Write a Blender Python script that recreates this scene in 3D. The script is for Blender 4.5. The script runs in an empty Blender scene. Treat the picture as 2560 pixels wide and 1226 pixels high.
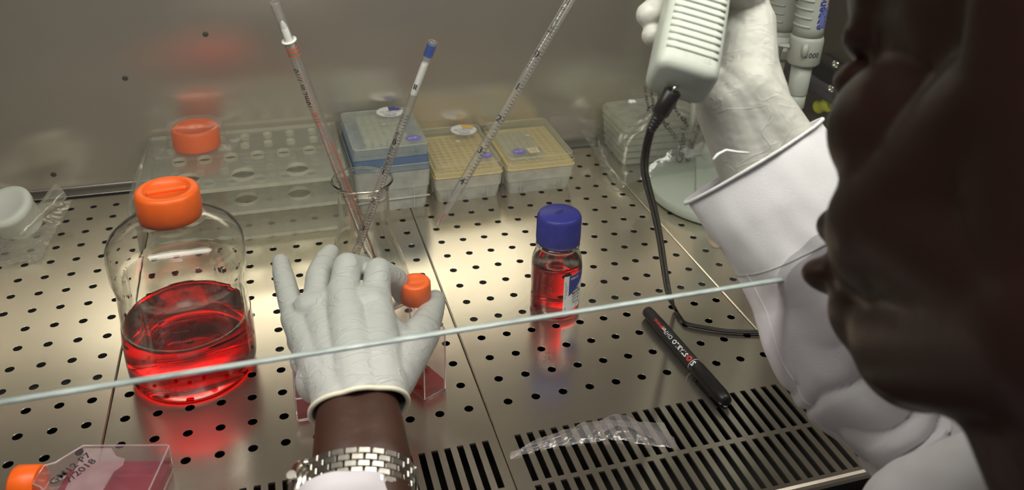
import bpy, bmesh, math, random
from math import sin, cos, pi, sqrt, atan2, hypot, exp
from mathutils import Vector, Matrix, noise
V = Vector
S = 0.01                       # everything below is written in centimetres
scn = bpy.context.scene
COL = scn.collection

# ------------------------------------------------------------------ camera
RX = V((0.958650423, -0.28331399, 0.026880276))
RY = V((-0.094468173, -0.405898534, -0.909022631))     # image down
RZ = V((0.268449494, 0.868895600, -0.415878957))       # forward
CP = V((-16.7238, -53.1032, 49.2695))
FPX, CXP, CYP = 2074.783, 1280.0, 372.667
cam_d = bpy.data.cameras.new('camera'); cam = bpy.data.objects.new('camera', cam_d); COL.objects.link(cam)
m = Matrix((( RX.x, -RY.x, -RZ.x, CP.x*S), (RX.y, -RY.y, -RZ.y, CP.y*S), (RX.z, -RY.z, -RZ.z, CP.z*S), (0, 0, 0, 1)))
cam.matrix_world = m
cam_d.sensor_width = 36; cam_d.lens = 36*FPX/2560
cam_d.shift_y = -(613-CYP)/2560
cam_d.clip_start = 0.01
cam_d.dof.use_dof = True; cam_d.dof.focus_distance = 0.76; cam_d.dof.aperture_fstop = 8
scn.camera = cam

# ------------------------------------------------------------------ world, lights, exposure
w = bpy.data.worlds.new('room'); scn.world = w; w.use_nodes = True
w.node_tree.nodes['Background'].inputs[0].default_value = (0.50, 0.44, 0.42, 1)
w.node_tree.nodes['Background'].inputs[1].default_value = 0.13
def area(name, loc, size, rot, power, color):
    l = bpy.data.lights.new(name, 'AREA'); l.shape = 'RECTANGLE'; l.size, l.size_y = size[0]*S, size[1]*S
    l.energy = power; l.color = color
    o = bpy.data.objects.new(name, l); COL.objects.link(o); o.location = V(loc)*S; o.rotation_euler = rot
    return o
area('cabinet_lamp', (-3, -9, 60), (110, 13), (math.radians(12), 0, 0), 5.0, (1.0, 0.955, 0.86))
area('room_lamp', (-40, -130, 210), (150, 60), (math.radians(33), 0, math.radians(-19)), 15.0, (1.0, 0.93, 0.97))
scn.view_settings.view_transform = 'Standard'; scn.view_settings.look = 'None'
scn.view_settings.exposure = 0.0; scn.view_settings.gamma = 1; scn.view_settings.use_curve_mapping = False
scn.cycles.use_denoising = True
scn.cycles.max_bounces = 18; scn.cycles.transmission_bounces = 14; scn.cycles.glossy_bounces = 8
scn.cycles.transparent_max_bounces = 40; scn.cycles.diffuse_bounces = 4
scn.cycles.sample_clamp_indirect = 6; scn.cycles.blur_glossy = 0.6

# ------------------------------------------------------------------ points in space
def P(x, y, D):                     # the point seen at photo pixel x, y at D cm of depth
    return CP + (RX*((x-CXP)/FPX) + RY*((y-CYP)/FPX) + RZ)*D
def Zp(x, y, z=0.0):                # ... on the level z
    d = RX*((x-CXP)/FPX) + RY*((y-CYP)/FPX) + RZ
    return CP + d*((z-CP.z)/d.z)
def px(D):                          # pixels per cm at depth D
    return FPX/D

# ------------------------------------------------------------------ materials
MATS = {}
def nodes(name):
    mt = bpy.data.materials.new(name); mt.use_nodes = True
    return mt, mt.node_tree.nodes, mt.node_tree.links, mt.node_tree.nodes['Principled BSDF']
def objcoord(n, l, scale=(1, 1, 1)):
    tc = n.new('ShaderNodeTexCoord'); mp = n.new('ShaderNodeMapping'); mp.inputs['Scale'].default_value = scale
    l.new(tc.outputs['Object'], mp.inputs['Vector']); return mp.outputs[0]
def M(name, base, rough=.5, metal=0, var=.06, scale=60, bump=0, bscale=300, stretch=(1, 1, 1), trans=0, ior=1.45, sss=0, spec=.5, rvar=.05, sheen=0, coat=0, bdist=.0006):
    if name in MATS: return MATS[name]
    mt, n, l, b = nodes(name)
    co = objcoord(n, l, stretch)
    nz = n.new('ShaderNodeTexNoise'); nz.inputs['Scale'].default_value = scale; nz.inputs['Detail'].default_value = 4
    l.new(co, nz.inputs['Vector'])
    r = n.new('ShaderNodeValToRGB'); r.color_ramp.elements[0].position = .3; r.color_ramp.elements[1].position = .7
    c = V(base)
    r.color_ramp.elements[0].color = (*(c*(1-var)), 1); r.color_ramp.elements[1].color = (*[min(1, x) for x in c*(1+var)], 1)
    l.new(nz.outputs[0], r.inputs[0]); l.new(r.outputs[0], b.inputs['Base Color'])
    mr = n.new('ShaderNodeMapRange'); mr.inputs['To Min'].default_value = max(0, rough-rvar); mr.inputs['To Max'].default_value = rough+rvar
    l.new(nz.outputs[0], mr.inputs[0]); l.new(mr.outputs[0], b.inputs['Roughness'])
    b.inputs['Metallic'].default_value = metal; b.inputs['IOR'].default_value = ior
    b.inputs['Transmission Weight'].default_value = trans; b.inputs['Specular IOR Level'].default_value = spec
    if sss: b.inputs['Subsurface Weight'].default_value = sss; b.inputs['Subsurface Radius'].default_value = (.004, .003, .002); b.inputs['Subsurface Scale'].default_value = .5
    if sheen: b.inputs['Sheen Weight'].default_value = sheen
    if coat: b.inputs['Coat Weight'].default_value = coat
    if bump:
        n2 = n.new('ShaderNodeTexNoise'); n2.inputs['Scale'].default_value = bscale; n2.inputs['Detail'].default_value = 3
        l.new(co, n2.inputs['Vector'])
        bp = n.new('ShaderNodeBump'); bp.inputs['Strength'].default_value = bump; bp.inputs['Distance'].default_value = bdist
        l.new(n2.outputs[0], bp.inputs['Height']); l.new(bp.outputs[0], b.inputs['Normal'])
    MATS[name] = mt; return mt
def FILM(name, tint=(1, 1, 1), haze=.06, hcol=(.9, .9, .88), refl0=.05, refl1=.75, rough=.08, bump=0, bscale=60, power=3.0, bdist=.001):
    """Thin clear plastic: straight see-through, a milky share and Fresnel-like gloss."""
    if name in MATS: return MATS[name]
    mt, n, l, b = nodes(name); out = n['Material Output']; n.remove(b)
    tr = n.new('ShaderNodeBsdfTransparent'); gl = n.new('ShaderNodeBsdfGlossy'); gl.inputs['Roughness'].default_value = rough
    df = n.new('ShaderNodeBsdfDiffuse'); tl = n.new('ShaderNodeBsdfTranslucent'); hz = n.new('ShaderNodeMixShader')
    df.inputs[0].default_value = (*hcol, 1); tl.inputs[0].default_value = (*hcol, 1)
    l.new(df.outputs[0], hz.inputs[1]); l.new(tl.outputs[0], hz.inputs[2])
    co = objcoord(n, l); nz = n.new('ShaderNodeTexNoise'); nz.inputs['Scale'].default_value = bscale; l.new(co, nz.inputs['Vector'])
    mr = n.new('ShaderNodeMapRange'); mr.inputs['To Min'].default_value = haze*.6; mr.inputs['To Max'].default_value = haze*1.4
    l.new(nz.outputs[0], mr.inputs[0])
    tr.inputs[0].default_value = (*tint, 1)
    m1 = n.new('ShaderNodeMixShader'); l.new(mr.outputs[0], m1.inputs[0]); l.new(tr.outputs[0], m1.inputs[1]); l.new(hz.outputs[0], m1.inputs[2])
    lw = n.new('ShaderNodeLayerWeight'); lw.inputs['Blend'].default_value = .5
    pw = n.new('ShaderNodeMath'); pw.operation = 'POWER'; pw.inputs[1].default_value = power; l.new(lw.outputs['Facing'], pw.inputs[0])
    m2 = n.new('ShaderNodeMapRange'); m2.inputs['To Min'].default_value = refl0; m2.inputs['To Max'].default_value = refl1; l.new(pw.outputs[0], m2.inputs[0])
    mx = n.new('ShaderNodeMixShader'); l.new(m2.outputs[0], mx.inputs[0]); l.new(m1.outputs[0], mx.inputs[1]); l.new(gl.outputs[0], mx.inputs[2])
    if bump:
        n2 = n.new('ShaderNodeTexNoise'); n2.inputs['Scale'].default_value = bscale*1.7; l.new(co, n2.inputs['Vector'])
        bp = n.new('ShaderNodeBump'); bp.inputs['Strength'].default_value = bump; bp.inputs['Distance'].default_value = bdist
        l.new(n2.outputs[0], bp.inputs['Height'])
        for q in (gl, df, tl, lw): l.new(bp.outputs[0], q.inputs['Normal'])
    l.new(mx.outputs[0], out.inputs[0])
    MATS[name] = mt; return mt
def STEEL(name, base, rough, aniso, axis, smudge=.06, bump=.25, metal=1):
    """Brushed stainless steel; axis: the object axis the grain runs along (0 = x)."""
    mt, n, l, b = nodes(name)
    st = [220, 220, 220]; st[axis] = 3
    co = objcoord(n, l, tuple(st)); nz = n.new('ShaderNodeTexNoise'); nz.inputs['Scale'].default_value = 12; nz.inputs['Detail'].default_value = 5
    l.new(co, nz.inputs['Vector'])
    co2 = objcoord(n, l, (9, 9, 9)); nb = n.new('ShaderNodeTexNoise'); nb.inputs['Scale'].default_value = 1; nb.inputs['Detail'].default_value = 2; l.new(co2, nb.inputs['Vector'])
    r = n.new('ShaderNodeValToRGB'); c = V(base)
    r.color_ramp.elements[0].position = .3; r.color_ramp.elements[1].position = .72
    r.color_ramp.elements[0].color = (*(c*.97), 1); r.color_ramp.elements[1].color = (*(c*1.02), 1)
    l.new(nb.outputs[0], r.inputs[0]); l.new(r.outputs[0], b.inputs['Base Color'])
    mr = n.new('ShaderNodeMapRange'); mr.inputs['To Min'].default_value = rough-smudge; mr.inputs['To Max'].default_value = rough+smudge
    mr.inputs['From Min'].default_value = .3; mr.inputs['From Max'].default_value = .7
    l.new(nb.outputs[0], mr.inputs[0]); l.new(mr.outputs[0], b.inputs['Roughness'])
    b.inputs['Metallic'].default_value = metal
    b.inputs['Anisotropic'].default_value = aniso
    if aniso:
        tg = n.new('ShaderNodeTangent'); tg.direction_type = 'UV_MAP'; tg.uv_map = 'UVMap'; l.new(tg.outputs[0], b.inputs['Tangent'])
    bp = n.new('ShaderNodeBump'); bp.inputs['Strength'].default_value = bump; bp.inputs['Distance'].default_value = .00008
    l.new(nz.outputs[0], bp.inputs['Height']); l.new(bp.outputs[0], b.inputs['Normal'])
    MATS[name] = mt; return mt

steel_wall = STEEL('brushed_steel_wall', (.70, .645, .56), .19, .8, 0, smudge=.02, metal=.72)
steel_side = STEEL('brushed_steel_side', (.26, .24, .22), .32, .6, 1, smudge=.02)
steel_deck = STEEL('steel_deck', (.66, .61, .52), .21, 0, 0, smudge=.02, bump=.10, metal=.93)
steel_bright = M('polished_steel', (.75, .72, .66), .22, 1, var=.05)
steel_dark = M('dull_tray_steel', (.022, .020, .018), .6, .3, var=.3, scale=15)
black = M('black_plastic', (.012, .011, .011), .35, var=.2, spec=.4)
black_matt = M('matt_black_plastic', (.018, .017, .018), .6, var=.2)
orange = M('orange_cap_plastic', (.92, .135, .010), .38, var=.05, sss=.08, scale=40)
blue_cap = M('blue_cap_plastic', (.03, .035, .30), .42, var=.12, scale=60)
pale_green = M('pale_green_plastic', (.50, .56, .49), .42, var=.03, scale=20)
pip_grey = M('pale_grey_plastic', (.40, .42, .38), .4, var=.03)
white_p = M('white_plastic', (.80, .80, .76), .4, var=.03)
milky = M('milky_plastic', (.80, .82, .76), .5, var=.04, scale=20, sss=.3)
def LIQ(name, col, dens, tint):
    mt, n, l, b = nodes(name); b.inputs['Base Color'].default_value = (*tint, 1); b.inputs['Roughness'].default_value = 0; b.inputs['IOR'].default_value = 1.33; b.inputs['Transmission Weight'].default_value = 1
    va = n.new('ShaderNodeVolumeAbsorption'); va.inputs['Color'].default_value = (*col, 1); va.inputs['Density'].default_value = dens
    l.new(va.outputs[0], n['Material Output'].inputs['Volume']); return mt
red_dark = LIQ('deep_red_medium', (.98, .02, .03), 50, (1, .22, .24))
red_liq = LIQ('red_medium', (.96, .10, .10), 70, (1, .45, .42))
glass = M('clear_glass', (.985, .985, .97), .0, var=.005, trans=1, ior=1.5, rvar=0, bump=.10, bscale=18, bdist=.0012)
glass_tube = FILM('pipette_polystyrene', (.98, .975, .97), .10, (.95, .93, .91), .05, .8, .06, power=2.0)
ink_black = M('black_print', (.02, .02, .025), .6, var=.2)
ink_red = M('red_print', (.55, .05, .03), .6, var=.15)
ink_orange = M('orange_print', (.72, .12, .05), .6, var=.1)
ink_blue = M('blue_print', (.035, .04, .30), .6, var=.15)
ink_white = M('white_print', (.8, .8, .8), .6, var=.05)
ink_purple = M('violet_print', (.20, .17, .55), .6, var=.12)
ink_yellow = M('yellow_print', (.80, .52, .12), .6, var=.08)
paper = M('white_sticker', (.82, .82, .82), .55, var=.03)

# ------------------------------------------------------------------ mesh helpers
class MB:
    def __init__(s): s.v = []; s.f = []; s.sm = []
    def add(s, vs, fs, smooth=False, T=None):
        o = len(s.v)
        s.v += [V(T @ V(p)) if T else V(p) for p in vs]
        for f in fs: s.f.append([o+i for i in f]); s.sm.append(smooth)
        return s
    def box(s, a, b, T=None):
        x0, y0, z0 = a; x1, y1, z1 = b
        return s.add([(x0,y0,z0),(x1,y0,z0),(x1,y1,z0),(x0,y1,z0),(x0,y0,z1),(x1,y0,z1),(x1,y1,z1),(x0,y1,z1)],
                     [(3,2,1,0),(4,5,6,7),(0,1,5,4),(1,2,6,5),(2,3,7,6),(3,0,4,7)], False, T)
    def lathe(s, prof, n=48, T=None, cap=(True, True), rf=None, smooth=True, sharp=()):
        """prof: (r, z) from bottom to top; rf(theta, r, z) -> r"""
        vs = []; fs = []
        for r, z in prof:
            for k in range(n):
                t = 2*pi*k/n; rr = rf(t, r, z) if rf else r
                vs.append((rr*cos(t), rr*sin(t), z))
        for i in range(len(prof)-1):
            for k in range(n):
                a = i*n+k; b = i*n+(k+1) % n
                fs.append((a, b, b+n, a+n))
        s.add(vs, fs, smooth, T)
        o = len(s.v)-len(vs)
        if cap[0]: s.f.append([o+k for k in range(n)][::-1]); s.sm.append(False)
        if cap[1]: s.f.append([o+(len(prof)-1)*n+k for k in range(n)]); s.sm.append(False)
        return s
    def tube(s, pts, r, n=12, closed=False, cap=True, flat=1.0, up=None):
        pts = [V(p) for p in pts]; m_ = len(pts)
        rs = r if isinstance(r, (list, tuple)) else [r]*m_
        ts = []
        for i in range(m_):
            a = pts[(i-1) % m_] if (closed or i > 0) else pts[0]; b = pts[(i+1) % m_] if (closed or i < m_-1) else pts[-1]
            ts.append((b-a).normalized())
        u = V(up) if up else (V((0, 0, 1)) if abs(ts[0].z) < .9 else V((1, 0, 0)))
        vs = []
        for i in range(m_):
            u = (u-ts[i]*u.dot(ts[i])).normalized(); w_ = ts[i].cross(u)
            for k in range(n):
                t = 2*pi*k/n; vs.append(pts[i]+u*(rs[i]*flat*cos(t))+w_*(rs[i]*sin(t)))
        fs = []
        for i in range(m_ if closed else m_-1):
            for k in range(n):
                a = i*n+k; b = i*n+(k+1) % n; c = ((i+1) % m_)*n
                fs.append((a, b, c+(k+1) % n, c+k))
        o = len(s.v); s.add(vs, fs, True)
        if cap and not closed:
            s.f.append([o+k for k in range(n)][::-1]); s.sm.append(False)
            s.f.append([o+(m_-1)*n+k for k in range(n)]); s.sm.append(False)
        return s
    def capsule(s, a, ra, b, rb, n=20, flat=1.0, up=None):
        a, b = V(a), V(b); d = (b-a); L = d.length or 1e-4; d = d/L if L > 1e-4 else V((0, 0, 1))
        pts = []; rs = []
        for i in range(7):
            t = -pi/2+pi/2*i/6; pts.append(a+d*(ra*sin(t)*.999)); rs.append(max(.01, ra*cos(t)))
        for i in range(1, 6):
            f = i/6; pts.append(a.lerp(b, f)); rs.append(ra+(rb-ra)*f)
        for i in range(7):
            t = pi/2*i/6; pts.append(b+d*(rb*sin(t)*.999)); rs.append(max(.01, rb*cos(t)))
        u = V(up) if up else (V((0, 0, 1)) if abs(d.z) < .9 else V((1, 0, 0)))
        return s._rings(pts, rs, d, u, n, flat)
    def _rings(s, pts, rs, d, u, n, flat):
        u = (u-d*u.dot(d)).normalized(); w_ = d.cross(u); vs = []
        for p, r in zip(pts, rs):
            for k in range(n):
                t = 2*pi*k/n; vs.append(p+u*(r*flat*cos(t))+w_*(r*sin(t)))
        fs = [(i*n+k, i*n+(k+1) % n, (i+1)*n+(k+1) % n, (i+1)*n+k) for i in range(len(pts)-1) for k in range(n)]
        o = len(s.v); s.add(vs, fs, True)
        s.f.append([o+k for k in range(n)][::-1]); s.sm.append(True)
        s.f.append([o+(len(pts)-1)*n+k for k in range(n)]); s.sm.append(True)
        return s
    def ellipsoid(s, c, r, T=None, nu=24, nv=14):
        vs = []; fs = []
        for i in range(nv+1):
            p = -pi/2+pi*i/nv
            for k in range(nu):
                t = 2*pi*k/nu; vs.append((c[0]+r[0]*max(cos(p), .002)*cos(t), c[1]+r[1]*max(cos(p), .002)*sin(t), c[2]+r[2]*sin(p)))
        for i in range(nv):
            for k in range(nu):
                a = i*nu+k; b = i*nu+(k+1) % nu; fs.append((a, b, b+nu, a+nu))
        fs.append(list(range(nu))[::-1]); fs.append([nv*nu+k for k in range(nu)])
        return s.add(vs, fs, True, T)
    def grid(s, nu, nv, fn, smooth=True, thick=0):
        vs = [fn(i/nu, j/nv) for j in range(nv+1) for i in range(nu+1)]
        fs = [(j*(nu+1)+i, j*(nu+1)+i+1, (j+1)*(nu+1)+i+1, (j+1)*(nu+1)+i) for j in range(nv) for i in range(nu)]
        return s.add(vs, fs, smooth)
    def build(s, name, mat, parent=None, origin=None, uv=None, mods=None):
        me = bpy.data.meshes.new(name)
        if parent is not None: org = V(parent['org_'])
        else: org = V(origin) if origin is not None else V((0, 0, 0))
        me.from_pydata([tuple((p-org)*S) for p in s.v], [], s.f)
        for p, q in zip(me.polygons, s.sm): p.use_smooth = q
        me.materials.append(mat)
        if uv:
            ul = me.uv_layers.new(name='UVMap')
            for lp in me.loops:
                co = me.vertices[lp.vertex_index].co; ul.data[lp.index].uv = (co[uv[0]], co[uv[1]])
        me.update()
        o = bpy.data.objects.new(name, me); COL.objects.link(o)
        if parent is not None: o.parent = parent
        else: o.location = org*S
        o['org_'] = tuple(org)
        return o
def thing(name, org, label, cat, group=None):
    o = bpy.data.objects.new(name, None); COL.objects.link(o); o.location = V(org)*S; o['org_'] = tuple(org)
    o.empty_display_size = .01
    return tag(o, label, cat, group)
def tag(o, label, cat=None, group=None):
    o['label'] = label
    if cat: o['category'] = cat
    if group: o['group'] = group
    return o
def struct(o, label=None):
    o['kind'] = 'structure'
    if label: o['label'] = label
    return o
def bevel(o, wd=.1, seg=2, ang=35):
    b = o.modifiers.new('bevel', 'BEVEL'); b.width = wd*S; b.segments = seg; b.limit_method = 'ANGLE'; b.angle_limit = math.radians(ang)
    return o
def solid(o, t, off=0):
    b = o.modifiers.new('solid', 'SOLIDIFY'); b.thickness = t*S; b.offset = off; return o
def remesh(o, vox, smooth=6, fac=.5):
    r = o.modifiers.new('remesh', 'REMESH'); r.mode = 'VOXEL'; r.voxel_size = vox*S; r.use_smooth_shade = True
    if smooth:
        q = o.modifiers.new('smooth', 'SMOOTH'); q.factor = fac; q.iterations = smooth
    return o
def bake(o):                         # apply the modifiers
    dg = bpy.context.evaluated_depsgraph_get(); me = bpy.data.meshes.new_from_object(o.evaluated_get(dg))
    o.modifiers.clear(); old = o.data; o.data = me; return o
def frame(org, x, z):                # matrix with the given x axis (made square to z) and z axis
    z = V(z).normalized(); x = V(x); x = (x-z*x.dot(z)).normalized(); y = z.cross(x)
    return Matrix(((x.x, y.x, z.x, org[0]), (x.y, y.y, z.y, org[1]), (x.z, y.z, z.z, org[2]), (0, 0, 0, 1)))
TXT = {}
def text_mesh(body, size, bold=0, space=1.0):
    key = (body, bold, space)
    if key not in TXT:
        c = bpy.data.curves.new('txt', 'FONT'); c.body = body; c.size = 1; c.align_x = 'CENTER'; c.align_y = 'CENTER'; c.offset = bold; c.space_character = space
        c.resolution_u = 2
        o = bpy.data.objects.new('txt', c); COL.objects.link(o)
        dg = bpy.context.evaluated_depsgraph_get(); dg.update()
        me = bpy.data.meshes.new_from_object(o.evaluated_get(dg))
        TXT[key] = ([V(v.co) for v in me.vertices], [list(p.vertices) for p in me.polygons])
        bpy.data.objects.remove(o); bpy.data.curves.remove(c)
    vs, fs = TXT[key]
    return [p*size for p in vs], fs
def text(mb, body, size, fn, bold=0, space=1.0, sx=1.0):
    vs, fs = text_mesh(body, size, bold, space)
    mb.add([fn(p.x*sx, p.y) for p in vs], fs); return mb
def on_plane(T, lift=.012):
    return lambda x, y: T @ V((x, y, lift))
def on_tube(T, R, a0, z0, along=True, lift=.012):
    """text on the side of a tube with axis z of T: runs along the axis (along) or around it"""
    def f(x, y):
        if along: a, z = a0-y/R, z0+x
        else: a, z = a0+x/R, z0+y
        return T @ V(((R+lift)*cos(a), (R+lift)*sin(a), z))
    return f

# ------------------------------------------------------------------ the cabinet: structure
YB, XL, XR, YF, ZT = 49.5, -61.5, 56.0, -15.2, 72.0
def slab(name, a, b, mat, uv=(0, 2)):
    return struct(MB().box(a, b).build(name, mat, origin=((a[0]+b[0])/2, (a[1]+b[1])/2, a[2]), uv=uv))
slab('wall_back', (XL-1, YB, -9), (XR+1, YB+1, ZT), steel_wall, (0, 2))
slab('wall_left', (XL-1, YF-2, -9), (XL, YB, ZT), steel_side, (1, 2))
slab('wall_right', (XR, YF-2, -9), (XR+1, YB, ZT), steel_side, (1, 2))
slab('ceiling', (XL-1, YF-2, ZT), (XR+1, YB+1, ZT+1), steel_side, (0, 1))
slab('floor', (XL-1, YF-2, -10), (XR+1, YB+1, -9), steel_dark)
slab('wall_front', (XL-1, YF-2.6, -60), (XR+1, YF-1.4, -1.8), M('dark_cabinet_front', (.02, .02, .021), .5), (0, 2))
slab('wall_upper_front', (XL-1, YF-3, 43.5), (XR+1, YF-1.2, ZT+1), M('cabinet_header', (.25, .24, .22), .5), (0, 2))  # unseen header, brought down low to block lamp light from the head
t_ = MB()
t_.grid(60, 8, lambda u, v: V((XL+u*(XR-XL), YB-.02-.25*v-1.1*v*v, .95-.75*v)))
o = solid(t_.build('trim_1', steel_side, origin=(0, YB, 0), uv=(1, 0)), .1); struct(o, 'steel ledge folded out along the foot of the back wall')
# a few dents and marks on the back wall
t_ = MB()
for x, y in [(514, 86), (313, 196), (134, 437), (1175, 330)]:
    d = RX*((x-CXP)/FPX)+RY*((y-CYP)/FPX)+RZ; p = CP+d*((YB-CP.y)/d.y)
    t_.lathe([(.34, 0), (.30, .03), (.12, .06)], 14, frame((p.x, YB-.001, p.z), (1, 0, 0), (0, -1, 0)))
struct(t_.build('trim_2', M('dark_wall_mark', (.10, .09, .08), .5, .6), origin=(-30, YB, 20)), 'small dark dents and marks dotted over the steel back wall')

# front sash: a glass pane with its green cut edge
g = FILM('sash_glass', (.955, .975, .965), .012, (.8, .8, .75), .035, .8, .0, power=4)
wn = thing('window_1', (0, YF, 20), 'clear sliding glass sash closing the upper front of the cabinet', 'window')
del wn['category']; struct(wn)
MB().box((XL, YF-.25, 20.06), (XR, YF+.25, 62)).build('pane', g, wn)
edge = M('glass_cut_edge', (.60, .69, .66), .12, var=.28, scale=34, bump=.8, bscale=150, stretch=(1, 4, 4), spec=.9, coat=.6, rvar=.08)
t_ = MB().tube([(XL, YF, 20), (XR, YF, 20)], .22, 10, flat=.6)
tag(t_.build('pane_edge', edge, wn), 'pale green polished lower edge of the glass')

# ------------------------------------------------------------------ perforated steel deck
PX, PY = 2.5, 3.014
def plate(mb, x0, x1, y0, y1, holes, r, z=0.0, th=.07, nseg=16, bev=.006):
    """A sheet with round holes on a regular grid: holes = (xs, ys) centres (equal pitch)."""
    xs, ys = holes; hx = (xs[1]-xs[0])/2; hy = (ys[1]-ys[0])/2
    for cx_ in xs:
        for cy_ in ys:
            sq = []; c1 = []; c2 = []; c3 = []
            for k in range(nseg):
                t = 2*pi*(k+.5)/nseg; c, s_ = cos(t), sin(t); q = min(hx/abs(c), hy/abs(s_))
                sq.append((cx_+c*q, cy_+s_*q, z)); c1.append((cx_+c*(r+bev), cy_+s_*(r+bev), z)); c2.append((cx_+c*r, cy_+s_*r, z-bev)); c3.append((cx_+c*r, cy_+s_*r, z-th))
            vs = sq+c1+c2+c3; fs = []
            for lv in range(3):
                for k in range(nseg):
                    a = lv*nseg+k; b = lv*nseg+(k+1) % nseg
                    fs.append((a, b, b+nseg, a+nseg))
            # the four corners left by the ring
            o_ = len(mb.v); mb.add(vs, fs)
            for (ex, ey) in ((1, 1), (-1, 1), (-1, -1), (1, -1)):
                ang = atan2(ey*hy, ex*hx) % (2*pi); k = int((ang*nseg/(2*pi)-.5) % nseg)
                mb.add([sq[k], (cx_+ex*hx, cy_+ey*hy, z), sq[(k+1) % nseg]], [(0, 1, 2)])
    X0, X1, Y0, Y1 = xs[0]-hx, xs[-1]+hx, ys[0]-hy, ys[-1]+hy
    def quad(a, b, c, d):
        if c-a > 1e-4 and d-b > 1e-4: mb.add([(a, b, z), (c, b, z), (c, d, z), (a, d, z)], [(0, 1, 2, 3)])
    quad(x0, y0, X0, y1); quad(X1, y0, x1, y1); quad(X0, y0, X1, Y0); quad(X0, Y1, X1, y1)
def deck_panel(x0, x1, hx, ncol, sx, nslot, label):
    t = thing('perforated_panel', ((x0+x1)/2, 15, 0), label, 'steel panel', 'perforated steel deck panels')
    mb = MB(); g_ = .14
    a, b = x0+g_, x1-g_
    xs = [hx+PX*k for k in range(ncol)]; ys = [PY*k-.0 for k in range(16)]
    plate(mb, a, b, -3.94, 47.9, (xs, ys), .385)
    # slotted front
    sw = .26; xc = [sx+1.036*k for k in range(nslot)]
    for (ya, yb) in ((-8.92, -3.94), (-14.15, -9.36)):
        edges = [a]
        for c in xc: edges += [c-sw, c+sw]
        edges.append(b)
        for k in range(0, len(edges), 2):
            mb.add([(edges[k], ya, 0), (edges[k+1], ya, 0), (edges[k+1], yb, 0), (edges[k], yb, 0)], [(0, 1, 2, 3)])
        for c in xc:
            for (p, q) in (((c-sw, ya), (c-sw, yb)), ((c+sw, yb), (c+sw, ya)), ((c-sw, yb), (c+sw, yb)), ((c+sw, ya), (c-sw, ya))):
                mb.add([(*p, 0), (*q, 0), (*q, -.18), (*p, -.18)], [(0, 3, 2, 1)])
    mb.add([(a, -9.36, 0), (b, -9.36, 0), (b, -8.92, 0), (a, -8.92, 0)], [(0, 1, 2, 3)])
    # rolled front edge, side and rear flanges
    pr = [(-14.15, 0), (-14.5, 0), (-14.75, -.05), (-14.95, -.18), (-15.05, -.4), (-15.05, -1.7)]
    for (p, q) in zip(pr, pr[1:]):
        mb.add([(a, p[0], p[1]), (a, q[0], q[1]), (b, q[0], q[1]), (b, p[0], p[1])], [(0, 1, 2, 3)], True)
    for x, x2 in ((a, a-.10), (b, b+.10)):
        mb.add([(x, -15.0, 0), (x, 47.9, 0), (x2, 47.9, -.10), (x2, -15.0, -.10), (x2, 47.9, -1.6), (x2, -15, -1.6)], [(0, 1, 2, 3), (3, 2, 4, 5)])
    mb.add([(a, 47.9, 0), (b, 47.9, 0), (b, 47.9, -1.6), (a, 47.9, -1.6)], [(0, 1, 2, 3)])
    mb.build('perforated_sheet', steel_deck, t)
    return t
deck_panel(-60.8, -32.3, -33.86-10*2.5, 11, -60.8+1.45, 26, 'perforated steel panel nearest the left wall, under the crumpled clear bag')
deck_panel(-32.3, -2.0, -30.96, 12, -3.1-26*1.036, 27, 'perforated steel panel under the big red bottle and the flat flask')
deck_panel(-2.0, 26.4, 0, 11, -.38, 26, 'perforated steel panel under the black marker pen and blue-capped bottle')
deck_panel(26.4, 56.0, 28.74, 11, 27.9, 27, 'perforated steel panel under the pale green pipette stand')

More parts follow.
